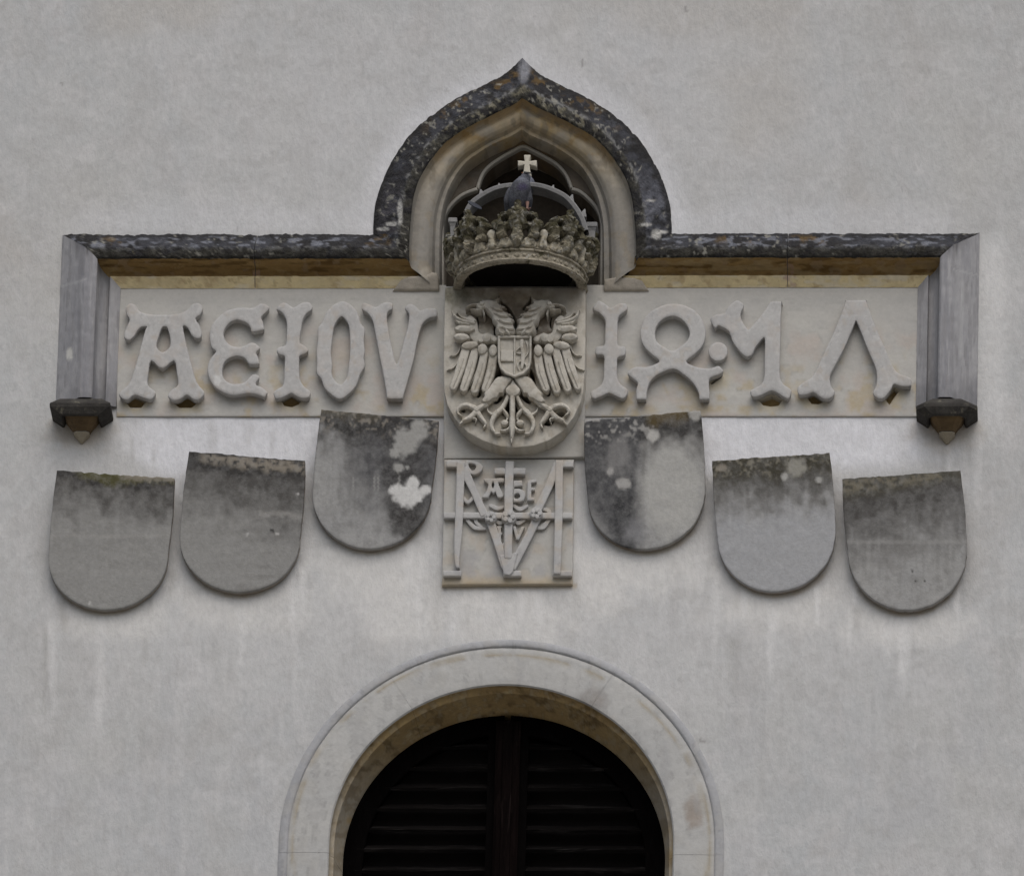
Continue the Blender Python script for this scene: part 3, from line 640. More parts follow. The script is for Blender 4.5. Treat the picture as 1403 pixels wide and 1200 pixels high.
L7 = cc([(590,88),(600,80),(790,80),(805,92),(850,220),(930,430),(1010,610),(1080,770),(1150,840),(1250,875),(1265,940),(1250,968),(1150,965),(1085,945),(1050,1010),(980,1088),(920,1090),(870,1040),(900,960),(910,870),(890,760),(820,600),(750,420),(702,305),(690,305),(640,430),(570,590),(480,760),(430,860),(440,960),(480,1030),(430,1092),(350,1090),(260,1030),(190,1052),(110,1052),(95,980),(150,925),(230,880),(290,790),(370,610),(470,400),(550,200)], 1080, 400, 7.5)
PITS_L = [cc([(465,905),(525,935),(500,968),(445,970),(420,935)], 60, 300, 3.75), cc([(735,905),(790,940),(760,968),(695,968),(668,940)], 60, 300, 3.75), cc([(290,1045),(392,1115),(370,1150),(300,1180),(220,1165),(190,1110)], 360, 400, 7.5)]
PITS_R = [cc([(735,1060),(835,1110),(800,1165),(720,1175),(640,1160),(600,1110)], 960, 400, 7.5), cc([(255,1035),(365,1125),(310,1150),(240,1145),(190,1075)], 1080, 400, 7.5), cc([(1085,985),(1130,1020),(1040,1155),(992,1095)], 1080, 400, 7.5)]
PITS_R.append(cc([(1215,870),(1330,785),(1320,820),(1230,885)], 800, 400, 7.015))
def panel_stain(px, py):
    n = fbm(px/26, py/26, 4)
    L_ = [(0.55*sstep(0.5, 0.70, n)*sstep(430, 470, py), (0.46, 0.395, 0.345)),
          (0.8*sstep(0.52, 0.68, fbm(px/18+40, py/14, 4))*sstep(460, 540, py), (0.43, 0.365, 0.25)),
          (0.3*sstep(0.52, 0.7, fbm(px/40+9, py/12, 4)), (0.40, 0.392, 0.375)),
          (0.7*(1-sstep(3, 14, py-399+8*(n-.5))), (0.50, 0.485, 0.45))]
    for pit in PITS_L+PITS_R:
        c = pit.mean(0); L_.append((0.75*blob(px, py, c[0], c[1]+2, 18, 12, .5, .3, 6), (0.50, 0.44, 0.31)))
    return paint(px, py, L_)
def letter_stain(px, py):
    n = fbm(px/20+11, py/20, 4)
    return paint(px, py, [(0.4*sstep(0.55, 0.7, n), (0.45, 0.41, 0.37)), (0.5*sstep(0.50, 0.68, fbm(px/9, py/22+60, 4)), (0.39, 0.385, 0.375)), (0.3*sstep(0.60, 0.68, fbm(px/4+70, py/4, 3)), (0.55, 0.545, 0.53)), (0.45*sstep(0.62, 0.72, fbm(px/11+90, py/11, 4)), (0.41, 0.365, 0.31)),
                          (0.9*blob(px, py, 297.5, 521, 5, 7.5, .3, .3, 5), (0.60, 0.60, 0.58))])
LH = 0.040
for tag_, (x0, x1), pits, lab in (('l', (159.5, 611), PITS_L, 'limestone slab with carved letters A E I O V left of the eagle shield'),
                            ('r', (799, 1260.5), PITS_R, 'limestone slab with carved date characters right of the eagle shield')):
    root = thing('inscription_slab', lab, 'inscription', W((x0+x1)/2, 571, 0).tolist(), 'inscription slabs either side of the eagle shield')
    carve('slab', 'panel', root, [(x0, 390), (x1, 390), (x1, 570.5), (x0, 570.5)], pits, d0=-0.01, h=0.018, rim=0.75, rad=1.6, step=5, edge=3, sink=0.06, smoothing=1, stainf=panel_stain, rough=0.0012)
    V, F = box(W(x0+3, 480, 0)[0], W(x1-3, 480, 0)[0], 0.028, 0.10, W(700, 566, 0)[2], W(700, 400, 0)[2])
    mesh_obj('backing_block', V, F, 'soffit', root, False)
    if tag_ == 'l': items = [('letter_a', LA, [LAh]), ('letter_e', LE, []), ('letter_i', LI, []), ('letter_o', LO, [LOh]), ('letter_v', LV, [])]
    else: items = [('numeral', LJ, []), ('looped_numeral', L8, [L8h]), ('dot', circle(983.9, 481.3, 13.2, 18), []), ('angled_numeral', L4, []), ('pointed_numeral', L7, [])]
    for nm, o_, hs in items:
        carve(nm, 'letter', root, o_, hs, d0=0.008, h=LH if nm != 'dot' else 0.034, rim=0.80, rad=2.2, step=3.0, edge=2.2, sink=0.008, smoothing=3, stainf=letter_stain, rough=0.0014, under=1.6, noise_s=6)

# ================================================================== eagle shield
ESD = 0.10
esh = thing('eagle_shield', 'carved limestone shield with double-headed eagle below the stone crown', 'shield', W(706, 612, 0).tolist())
c4 = lambda p: cc(p, 590, 370, 4.8)
out = c4([(95,112),(1018,115),(1019,300),(1018,500),(1014,680),(1005,800),(985,880),(940,970),(870,1060),(780,1120),(680,1155),(560,1167),(450,1158),(340,1120),(240,1065),(160,980),(110,890),(88,800),(84,650),(86,450),(90,280)])
def eag_stain(px, py):
    n = fbm(px/16, py/16, 4)
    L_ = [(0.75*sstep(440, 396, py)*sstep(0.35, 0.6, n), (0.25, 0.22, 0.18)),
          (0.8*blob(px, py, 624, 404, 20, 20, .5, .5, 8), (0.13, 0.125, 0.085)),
          (0.7*blob(px, py, 706, 412, 22, 20, .5, .4, 9), (0.33, 0.265, 0.195)),
          (0.6*blob(px, py, 765, 400, 14, 16, .5, .4, 9), (0.42, 0.40, 0.37)),
          (0.6*sstep(0.55, 0.7, fbm(px/9+7, py/9, 4)), (0.34, 0.305, 0.245)),
          (0.6*sstep(0.58, 0.7, fbm(px/14+3, py/14+8, 4))*sstep(520, 560, py), (0.44, 0.39, 0.30))]
    return paint(px, py, L_)
def field_dirt_shade(px, py):  # brown dirt plus recess shade painted in behind the eagle
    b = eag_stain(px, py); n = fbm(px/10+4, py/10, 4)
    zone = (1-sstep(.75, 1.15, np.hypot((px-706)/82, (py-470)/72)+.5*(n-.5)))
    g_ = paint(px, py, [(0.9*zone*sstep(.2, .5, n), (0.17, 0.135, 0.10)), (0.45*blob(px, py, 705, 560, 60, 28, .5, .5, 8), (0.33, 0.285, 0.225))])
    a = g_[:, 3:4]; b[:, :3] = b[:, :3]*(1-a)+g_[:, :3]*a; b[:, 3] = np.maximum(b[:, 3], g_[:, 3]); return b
ch_ = lambda p: cc(p, 600, 385, 5.107)
FH = [ch_([(436, 612), (446, 655), (372, 722), (400, 655)]), ch_([(648, 612), (672, 650), (686, 722), (636, 658)]), ch_([(496, 830), (503, 965), (452, 935), (465, 880)]), ch_([(530, 828), (576, 935), (533, 965)]),
      ch_(ell(428, 818, 50, 20, -50, 14)), ch_(ell(612, 818, 52, 20, 45, 14)), ch_(ell(343, 870, 26, 12, -50, 10)), ch_(ell(712, 865, 28, 12, 50, 10)), ch_(ell(856, 930, 34, 22, -10, 12)), ch_(ell(770, 982, 38, 30, 0, 12)), ch_(ell(176, 906, 18, 12, 30, 8)), ch_(ell(252, 970, 20, 12, 20, 8)),
      ch_(ell(288, 786, 16, 30, 20, 10)), ch_(ell(768, 776, 18, 30, -20, 10)), ch_(ell(218, 742, 7, 26, 20, 8)), ch_(ell(838, 742, 7, 26, -20, 8)),
      ch_(stroke([(428, 108), (440, 150), (492, 200), (528, 262), (540, 320)], [6, 20, 24, 28, 26], 4)), ch_(stroke([(300, 190), (368, 232), (398, 300), (400, 372)], [5, 16, 18, 14], 4)),
      ch_(stroke([(650, 108), (640, 150), (600, 196)], [6, 20, 14], 4)), ch_(stroke([(872, 196), (760, 205), (706, 250), (690, 320), (678, 372)], [5, 22, 26, 22, 14], 4)), ch_(stroke([(268, 232), (280, 290), (278, 340)], [5, 10, 5], 4)), ch_(stroke([(800, 240), (786, 290), (792, 330)], [5, 10, 5], 4))]
body = carve('shield_field', 'eagle', esh, out, FH, d0=0.02, h=ESD-0.02, rim=0.93, rad=2.2, step=4, edge=3, sink=0.02, smoothing=1, stainf=field_dirt_shade, rough=0.001)
plate = carve('backing_plate', 'panel', esh, [(608, 392), (803, 392), (801, 626), (608, 628)], d0=0.0, h=0.022, rim=0.8, rad=1.5, step=6, edge=4, sink=0.1, smoothing=1,
              stainf=lambda px, py: paint(px, py, [(0.9*sstep(590, 604, py)*(1-sstep(604, 624, py+10*(fbm(px/9, py/9, 2)-.5)))*(1-sstep(30, 75, np.abs(px-704))), (0.36, 0.26, 0.15)), (0.5*sstep(0.5, 0.7, fbm(px/20, py/20, 3)), (0.45, 0.40, 0.33))]))
MX = 558
def mirror(p, mx=MX): 
    q = np.array(p, float); q[:, 0] = 2*mx-q[:, 0]; return q[::-1]
def eg(name, poly, h, rim=0.55, rad=2.2, both=True, mx=MX, holes=(), base=ESD, sm=2, step=2.4):
    ps = [(np.array(poly, float), [np.array(q, float) for q in holes])]
    if both: ps.append((mirror(poly, mx), [mirror(q, mx) for q in holes]))
    os_ = []
    for p, hh in ps:
        os_.append(carve(name, 'eagle', esh, c4(p), [c4(q) for q in hh], d0=base, h=h*((1.7 if name in ('eagle_head', 'small_shield') else 1.25) if base == ESD else 1), rim=max(rim, .55), rad=rad, step=step, edge=2.0, sink=0.006, smoothing=sm, stainf=eag_stain, rough=0.0018, noise_s=5, under=min(2.2, rad*0.8)))
    return os_
head = [(300,246),(296,226),(312,212),(330,200),(333,182),(352,186),(390,184),(425,192),(458,176),(448,212),(500,238),(470,252),(505,272),(540,288),(515,300),(552,318),(538,342),(556,380),(548,422),(440,422),(422,380),(432,352),(405,328),(398,296),(372,272),(352,252),(330,262),(312,256)]
hd = eg('eagle_head', head, 0.036, rad=3)
for s in (0, 1):
    P_ = lambda p: c4(p if s == 0 else mirror(p))
    e = carve('eye', 'eagle', esh, P_([tuple(q) for q in ell(336, 214, 17, 14, n=10)]), d0=ESD+0.056, h=0.014, rad=2, step=2, edge=1.5, smoothing=1); e.parent = hd[s]
    for q in ([(470, 262), (430, 250), (395, 235)], [(500, 300), (455, 290), (415, 275)], [(530, 345), (480, 335), (435, 318)], [(545, 385), (500, 378), (455, 365)], [(475, 415), (455, 400), (440, 375)], [(515, 415), (500, 395), (490, 375)]):
        e = carve('neck_feather', 'eagle', esh, P_(stroke(q, [16, 26, 8], 4)), d0=ESD+0.048, h=0.024, rad=1.6, step=2, edge=1.8, smoothing=1, rim=.2, stainf=eag_stain); e.parent = hd[s]
    for q, wd in (([(326, 224), (285, 222), (250, 230), (228, 244)], [20, 16, 11, 3]), ([(330, 256), (295, 256), (262, 250)], [16, 10, 3]), ([(395, 205), (430, 196), (455, 176)], [10, 12, 4]), ([(345, 262), (352, 285), (348, 300)], [14, 12, 4])):
        e = carve('beak' if wd[0] in (20, 16) else 'head_tuft', 'eagle', esh, P_(stroke(q, wd, 4)), d0=ESD, h=0.058, rim=.8, rad=1.4, step=2, edge=1.8, smoothing=1, stainf=eag_stain); e.parent = hd[s]
# wing arm and lobes
eg('wing_arm', [(445,432),(410,420),(375,402),(345,412),(320,400),(312,360),(300,320),(268,292),(240,300),(230,340),(240,400),(262,450),(300,480),(360,478),(445,470)], 0.024, rad=4.5)
for q, wd in (([(137, 250), (160, 300), (215, 330), (285, 345)], [4, 24, 30, 26]), ([(168, 262), (200, 300), (250, 318), (295, 330)], [3, 14, 20, 20]), ([(155, 318), (200, 345), (250, 352)], [4, 22, 24])):
    eg('wing_tip_feather', [tuple(p) for p in stroke(q, wd, 5)], 0.030, sm=1)
for cx, cy, rx, ry, rt in ((222, 378, 70, 27, 3), (204, 432, 57, 29, 4), (256, 486, 60, 30, -8), (338, 512, 36, 40, 20), (410, 522, 32, 44, 5)):
    eg('covert_feather', [tuple(p) for p in ell(cx, cy, rx, ry, rt)], 0.040, rim=.15, rad=5, sm=1)
for cx, cy, rx, ry in ((365, 440, 34, 32), (420, 450, 24, 22), (330, 455, 24, 20)):
    eg('shoulder_scale', [tuple(p) for p in ell(cx, cy, rx, ry, 0)], 0.036, rim=.15, rad=5, sm=1)
for q, wd in (([(122, 555), (155, 560), (185, 530), (198, 480)], [4, 9, 10, 8]), ([(104, 650), (140, 645), (175, 605), (198, 540)], [4, 9, 11, 9])):
    eg('side_curl', [tuple(p) for p in stroke(q, wd, 5)], 0.014, sm=1, rad=2)
for top, mid, bot, wd in (((230, 520), (195, 640), (148, 765), (58, 62, 50)), ((290, 535), (255, 660), (216, 775), (58, 60, 54)), ((352, 550), (325, 670), (288, 785), (54, 58, 54)), ((412, 560), (395, 670), (358, 775), (58, 60, 52))):
    fs = eg('flight_feather', [tuple(p) for p in stroke([top, mid, bot], list(wd), 5)], 0.028, rim=.7, rad=1.5, sm=1)
    q_ = [((top[0]+mid[0])/2, (top[1]+mid[1])/2), mid, ((mid[0]+bot[0])/2, (mid[1]+bot[1])/2), bot]
    eg('feather_quill', [tuple(p) for p in stroke(q_, [9, 8, 6, 3], 4)], 0.0055, rim=.5, rad=1.0, sm=1, step=1.6, base=ESD+0.0345)
for top, mid, bot in (((266, 560), (232, 660), (190, 745)), ((330, 570), (297, 670), (258, 760)), ((384, 570), (362, 680), (330, 760))):
    eg('feather_quill', [tuple(p) for p in stroke([top, mid, bot], [7, 8, 4], 4)], 0.022, rim=.3, rad=1.2, sm=1, step=1.6)
# legs, feet
eg('thigh', [(440,690),(500,690),(540,705),(515,745),(485,790),(478,810),(455,808),(440,835),(412,842),(385,862),(352,868),(330,850),(350,820),(345,800),(380,765),(405,725)], 0.036, rad=6, mx=542)
eg('shank', [tuple(p) for p in stroke([(395, 845), (345, 885), (300, 915)], [40, 30, 40], 4)], 0.026, sm=1, mx=542)
for q, wd in (([(310, 915), (250, 885), (200, 890), (175, 925), (205, 955)], [40, 34, 32, 24, 8]), ([(300, 925), (255, 965), (215, 985), (190, 1010)], [40, 34, 26, 7]), ([(305, 925), (335, 970), (360, 1005), (345, 1035)], [40, 34, 26, 7]), ([(330, 895), (365, 890), (385, 870)], [20, 16, 6]), ([(275, 965), (300, 975), (290, 1000)], [14, 12, 5])):
    eg('talon', [tuple(p) for p in stroke(q, wd, 5)], 0.024, sm=1, mx=542)
# tail
eg('tail_root', [(540,705),(556,735),(592,775),(580,812),(540,830),(500,812),(488,775),(524,735)], 0.034, both=False, rad=5)
eg('tail_stem', [tuple(p) for p in stroke([(536, 815), (536, 940), (534, 1060), (530, 1130)], [38, 36, 44, 8], 4)], 0.030, both=False, sm=1)
for q, wd in (([(510, 820), (470, 900), (420, 950), (398, 1010), (420, 1062), (455, 1070)], [28, 30, 38, 32, 26, 10]), ([(470, 905), (505, 955), (498, 985)], [20, 28, 12]), ([(420, 950), (380, 925), (372, 900)], [22, 16, 6]), ([(535, 1010), (505, 1045), (455, 1048)], [26, 22, 8])):
    eg('tail_scroll', [tuple(p) for p in stroke(q, wd, 5)], 0.024, sm=1, mx=537)
eg('tail_bud', [tuple(p) for p in ell(486, 998, 28, 22, 0)], 0.026, sm=1, mx=537, rad=4)
# inset shield
ins_o = [(440,428),(664,428),(664,520),(662,600),(648,645),(615,680),(552,703),(490,680),(456,645),(442,600),(440,520)]
ins_i = [(457,445),(648,445),(648,520),(646,596),(634,634),(606,664),(552,686),(498,664),(470,634),(458,596),(457,520)]
eg('small_shield', ins_o, 0.0265, both=False, rad=1.5, rim=.85, sm=1)
isr = eg('shield_rim', ins_o, 0.014, both=False, rad=1.4, holes=[ins_i], base=ESD+0.045, sm=1, step=2)
eg('shield_divider', [(546,440),(558,440),(558,690),(546,690)], 0.012, both=False, rad=1.2, base=ESD+0.045, sm=1, step=2)
eg('shield_band', [(459,524),(545,524),(545,600),(459,600)], 0.009, both=False, rad=1.2, base=ESD+0.045, sm=1, step=2.4)
for q, wd in (([(600, 462), (598, 500), (608, 545), (606, 590), (600, 640)], [26, 22, 30, 26, 18]), ([(605, 500), (580, 508), (566, 525)], [12, 12, 8]), ([(605, 540), (580, 545), (564, 540)], [12, 12, 8]), ([(605, 590), (580, 600), (572, 625), (580, 655)], [16, 14, 12, 6]), ([(606, 600), (630, 625), (622, 655)], [14, 13, 6]), ([(618, 575), (640, 540), (636, 490), (628, 468)], [8, 10, 10, 14])):
    eg('lion', [tuple(p) for p in stroke(q, wd, 4)], 0.013, both=False, base=ESD+0.044, sm=1, rad=2, step=1.8)

# ================================================================== monogram slab
mg = thing('monogram_slab', 'small limestone slab with interlaced cross and letters below the eagle shield', 'relief', W(696, 800, 0).tolist())
MD = 0.022
def mono_stain(px, py):
    return paint(px, py, [(0.55*sstep(0.5, 0.66, fbm(px/16, py/16, 4)), (0.44, 0.385, 0.315)), (0.6*sstep(0.5, 0.66, fbm(px/20+40, py/20, 4))*sstep(720, 770, py), (0.34, 0.335, 0.34)),
                          (0.8*sstep(786, 797, py), (0.45, 0.375, 0.26))])
carve('slab', 'panel', mg, [(608.5, 629), (786.5, 629), (784.5, 799.5), (605.5, 800.5)], d0=0.0, h=MD, rim=0.8, rad=1.5, step=5, edge=4, sink=0.1, smoothing=1, stainf=mono_stain, rough=0.001)
def mb(name, pts, wd, h=0.028, cap=False, base=MD):
    return carve(name, 'letter', mg, stroke(pts, wd if isinstance(wd, list) else [wd, wd], 5, cap), d0=base, h=h, rim=.8, rad=1.3, step=2.4, edge=2.2, sink=0.006, smoothing=1, stainf=mono_stain, rough=0.0014, noise_s=6, under=1.0)
def mp_(name, poly, holes=(), h=0.026, sm=1, base=MD):
    return carve(name, 'letter', mg, poly, holes, d0=base, h=h, rim=.8, rad=1.1, step=2.0, edge=1.8, sink=0.006, smoothing=sm, stainf=mono_stain, rough=0.0012, noise_s=6, under=0.8)
mb('letter_stem', [(631.5, 631), (629, 705), (626, 762), (627.5, 778)], [11.5, 11, 11, 5], 0.030)
mb('letter_diagonal', [(634, 640), (646, 665), (664, 706)], [13, 10, 11], 0.027)
mb('crossbar', [(634.5, 681), (641, 687.5), (649, 680)], [5, 5, 5], 0.022)
mb('top_bar', [(611, 635), (629, 635)], 9.5, 0.026)
mp_('letter_loop', cr([(636, 631.5), (650, 631), (660, 636), (661.5, 642), (656, 648), (647, 650), (640, 644)], 3), [cr([(642, 635), (650, 635.5), (652, 640), (648, 644.5), (644, 641)], 3)], 0.026)
mb('horizontal_bar', [(607.5, 705.5), (784.5, 706)], 8.5, 0.0235)
mb('cross_upright', [(698.5, 631), (697, 670), (696, 765)], [12, 12, 11], 0.034)
mb('cross_arm', [(677, 645), (720, 645)], 9, 0.031)
sA = cr([(663, 655), (676, 655), (690, 654.5), (690, 660), (683, 661), (685, 668), (690, 678), (686, 682), (681, 680), (679, 673.5), (676, 676), (672.5, 673.5), (669, 681), (660, 681), (665, 675), (669, 663), (664, 659.5)], 2)
mp_('small_letter_a', sA, [cr([(675.5, 659.5), (677, 664), (675.3, 668.5), (673.5, 664)], 2)], 0.024)
mp_('small_letter_b', np.array([(703, 658), (715, 657.5), (716, 665), (704.5, 666.5), (704.5, 669), (712, 669), (718.5, 672), (720, 678), (718, 685), (712, 687.5), (703, 687.5)]), [cr([(705, 677), (710, 675.5), (712.5, 679), (710, 682.5), (705, 682)], 2)], 0.024)
mp_('small_letter_e', np.array([(722.5, 657.5), (735, 656), (735.5, 660), (728, 661.5), (728, 667.5), (733, 668), (733, 671.5), (728, 672), (728, 680.5), (732, 681.5), (732, 685.5), (722, 685.5)]), (), 0.020)
mb('right_stem', [(766, 630), (765.5, 700), (763, 786)], [11, 11, 10], 0.030)
mb('right_diagonal', [(764, 634), (752, 665), (734, 703)], [11, 11, 11], 0.027)
mb('top_bar', [(768, 635.5), (786, 635.5)], 8.5, 0.026)
for cx, cy, r_ in ((697, 707.5, 10.5), (672, 708, 8.5), (734.5, 703, 9)):
    b_ = mp_('rosette', circle(cx, cy, r_, 20), (), 0.040)
    for k in range(5):
        q = mp_('rosette_petal', circle(cx+r_*.5*math.cos(k*1.257), cy+r_*.5*math.sin(k*1.257), r_*.33, 8), (), 0.010, base=MD+0.037); q.parent = b_
mb('large_v_stroke', [(670, 708), (680, 738), (693, 776)], [12, 11, 13], 0.029)
mb('large_v_stroke', [(737, 706), (722, 738), (700, 778)], [11, 11, 13], 0.0265)
mp_('large_v_foot', np.array([(684, 760), (710, 756), (703, 782), (699, 788), (690, 787)]), (), 0.031)
mp_('small_letter_i', np.array([(680, 720), (688, 720), (686.5, 723), (686.5, 728), (689, 730.5), (686.5, 733), (687, 740.5), (681.5, 740.5), (682.5, 733), (680, 730.5), (682.5, 728)]), (), 0.022)
mp_('small_letter_v', np.array([(702, 720), (706.5, 720), (709.5, 731), (714.5, 721), (719, 721.5), (711, 739), (707, 739)]), (), 0.022)
mb('small_letter_g', [(700, 745), (692, 744), (688, 751), (692, 758), (700, 757)], [4, 5, 5, 5, 5], 0.024)
for q in ([(640, 712), (650, 722), (664, 724)], [(752, 712), (744, 722), (732, 722)], [(664, 700), (655, 704), (652, 714), (660, 722)], [(742, 696), (752, 700), (752, 712), (742, 720)], [(672, 692), (682, 696), (690, 694)], [(704, 692), (712, 697), (722, 693)], [(718, 712), (710, 716), (706, 713)], [(678, 712), (685, 716), (690, 713)]):
    mb('tendril', q, [5, 6, 4], 0.014, True)
for x0, x1 in ((607, 632), (689, 714.5), (757, 784)):
    mp_('foot_bar', np.array([(x0, 781), (x1, 781), (x1, 789), (x0, 789)]), (), 0.022)

# ================================================================== blank shields
SH = [
 [(78,644),(239,655),(235,700),(233,737),(229,769),(215,799),(194,823),(170,832),(143,835),(114,829),(87,815),(70,785),(65.5,765),(70,727),(74,684)],
 [(259,618),(418,631),(415,689),(410,743),(399,769),(381,793),(354,808),(325,811),(295,804),(271,785),(254,764),(246,743),(247,711),(253,668)],
 [(440,560),(601,576),(598,600),(593,652),(589,684),(578,712),(560,734),(536,746),(512,751),(484,748),(460,736),(440,714),(428,688),(428,664),(433,630)],
 [(800,576),(960,562),(962,610),(966,660),(964,684),(954,710),(936,732),(912,747),(888,752),(860,748),(834,734),(814,712),(806,690),(803,656),(801,616)],
 [(975.7,630.7),(1136.8,620),(1142.5,688),(1144.7,728),(1139.6,756.7),(1122.5,782),(1097,801),(1065.5,809.5),(1037,803.7),(1008.5,789.5),(991,768),(983,739.6),(978.5,682.5)],
 [(1154,655.5),(1316,644),(1322,697),(1325,745),(1319,779.5),(1302,805),(1276.5,825),(1242,835),(1213.7,829),(1182,813.7),(1164,785),(1160.4,745),(1156.7,697)]]
SLAB = ['grey stone shield at the far left, with thin greenish moss along its top', 'grey stone shield second from the left, pale brown crust along its top edge',
        'dark stained stone shield touching the eagle shield on its left, with white lime patch', 'blackened stone shield right of the eagle shield, its right half bleached pale',
        'pale grey stone shield second from the right with mottled lichen band on top', 'grey stone shield at the far right, with three small drilled holes']
DK = (0.042, 0.040, 0.038); MOSS = (0.085, 0.08, 0.035); CRUST = (0.30, 0.27, 0.225); PALE = (0.43, 0.425, 0.40)
def shield_stain(i):
    o_ = np.array(SH[i]); (x0, y0), (x1, y1) = o_[0], o_[1]
    def f(px, py):
        tpy = y0+(y1-y0)*(px-x0)/(x1-x0); t = py-tpy; s_ = (px-x0)/(x1-x0)
        n = fbm(px/13+i*7, py/13, 4); m = fbm(px/5+i*3, py/4, 4); f2 = 0.5*fbm(px/28+i*5, py/40, 4)+0.5*fbm(px/7+i*9, py/70, 3)
        L_ = [(0.8*sstep(0.36, 0.62, f2)*(1-sstep(20, 170, t)), (0.155, 0.15, 0.14)), (0.35*sstep(0.5, 0.66, fbm(px/8+i, py/8, 5)), (0.20, 0.195, 0.185)), (0.5*sstep(0.50, 0.64, fbm(px/5+i*11, py/60, 3))*(1-sstep(60, 190, t)), (0.16, 0.157, 0.15))]
        if i in (0, 1): L_.append((0.75*np.ones(len(px)), (0.265, 0.262, 0.248)))
        if i in (0, 1, 5):
            L_.append((0.22*sstep(0.5, 0.64, fbm(px/60+i, py/7+i, 4)), (0.30, 0.295, 0.28)))
            L_.append((1.0*(1-sstep(2, 78 if i == 0 else 118, t+60*(n-0.5)-(10*s_ if i == 0 else 26*s_ if i == 1 else 26*(1-s_)))), (0.075, 0.071, 0.066)))
        if i == 0:
            L_.append((0.9*(1-sstep(4, 14, t+18*(n-.5)-10*(np.abs(s_-.5) < .3))), DK)); L_.append((0.95*(1-sstep(3, 12, t+14*(m-.5)-9*np.exp(-((s_-.48)/.16)**2)))*sstep(.12, .25, s_), MOSS))
            L_.append((0.6*(1-sstep(3, 9, t+18*(m-.5)))*sstep(.5, .6, s_), CRUST))
            L_.append((0.35*(1-sstep(1, 3, np.abs(py-734-4*(n-.5)))), (0.36, 0.35, 0.33)))
        if i == 1:
            L_.append((0.95*(1-sstep(10, 24, t+16*(n-.5)-8)), DK)); L_.append((0.9*sstep(1, 3, t)*(1-sstep(8, 18, t+18*(n-.5)-5*s_))*sstep(.05, .15, s_)*sstep(.28, .55, m), (0.27, 0.24, 0.195)))
            L_.append((0.4*sstep(.56, .66, fbm(px/50, py/7+9, 3))*(s_ > .4)*sstep(60, 100, t), (0.19, 0.185, 0.175)))
            L_.append((0.5*(1-sstep(2, 5, np.abs(t-76-8*(n-.5))))*(s_ > .6), (0.34, 0.33, 0.31)))
        if i == 2:
            L_.append((0.95*(1-sstep(40, 180, t+90*(n-.5)))*sstep(.0, .45, s_), (0.085, 0.084, 0.087)))
            L_.append((0.95*(1-sstep(16, 52, t+44*(n-.5))), DK)); L_.append((0.7*sstep(.56, .66, m)*(1-sstep(10, 40, t)), CRUST)); L_.append((0.5*(1-sstep(3, 16, t+20*(m-.5)))*(s_ < .5), (0.13, 0.115, 0.08)))
            L_.append((0.95*blob(px, py, 556, 660, 30, 70, .45, .5, 12), (0.05, 0.048, 0.047))); L_.append((0.95*blob(px, py, 556, 712, 20, 26, .6, .5, 9), (0.05, 0.047, 0.045)))
            for cx, cy, rx, ry in ((556, 606, 17, 20), (541, 620, 7, 6), (575, 590, 12, 16), (545, 640, 7, 6.5), (558, 640, 3.5, 3)):
                L_.append((0.95*blob(px, py, cx, cy, rx, ry, .25, .45, 6, cx), (0.36, 0.355, 0.335)))
            wm = np.maximum.reduce([blob(px, py, 560, 679, 20, 16, .18, .35, 6), blob(px, py, 543, 671, 10, 8, .18, .3, 6), blob(px, py, 566, 664, 8, 11, .18, .3, 6), blob(px, py, 582, 671, 8, 7, .3, .3, 6)])
            L_.append((wm, (0.64, 0.635, 0.615)))
            for cx in (484, 513, 518, 547): L_.append((0.5*(1-sstep(.6, 1.6, np.abs(px-cx)))*sstep(648, 655, py)*(1-sstep(668, 676, py)), PALE))
        if i == 3:
            L_.append((0.95*(1-sstep(25, 52, t+34*(n-.5))), DK)); L_.append((0.92*(1-sstep(.42, .54, s_+.10*(n-.5)+.25*sstep(80, 170, t)*(s_ < .2)))*sstep(-.1, .1, s_-.25*sstep(80, 175, t)+.05), (0.065, 0.065, 0.068)))
            L_.append((0.9*blob(px, py, 855, 708, 14, 46, .5, .5, 9), (0.045, 0.045, 0.047)))
            L_.append((0.85*blob(px, py, 848, 625, 16, 30, .5, .5, 9), (0.21, 0.205, 0.20))); L_.append((0.8*blob(px, py, 870, 728, 16, 16, .5, .5, 9), (0.23, 0.23, 0.235)))
            L_.append((0.9*blob(px, py, 854, 662, 10, 8, .2, .4, 6), (0.40, 0.39, 0.37))); L_.append((0.8*blob(px, py, 836, 646, 5, 5, .3, .4, 6), (0.40, 0.39, 0.37)))
            L_.append((0.95*blob(px, py, 922, 672, 42, 62, .3, .3, 16), (0.43, 0.425, 0.40)))
            L_.append((0.95*sstep(.55, .64, m)*(1-sstep(14, 46, t))*(s_ < .6), (0.34, 0.33, 0.31)))
            L_.append((0.9*(1-sstep(4, 22, t+20*(n-.5)))*sstep(.5, .58, s_)*(1-sstep(.86, .92, s_)), (0.10, 0.075, 0.035)))
            L_.append((0.95*blob(px, py, 895, 596, 8, 9, .3, .5, 6), (0.48, 0.47, 0.44))); L_.append((0.85*blob(px, py, 952, 568, 9, 8, .3, .5, 6), (0.42, 0.41, 0.38)))
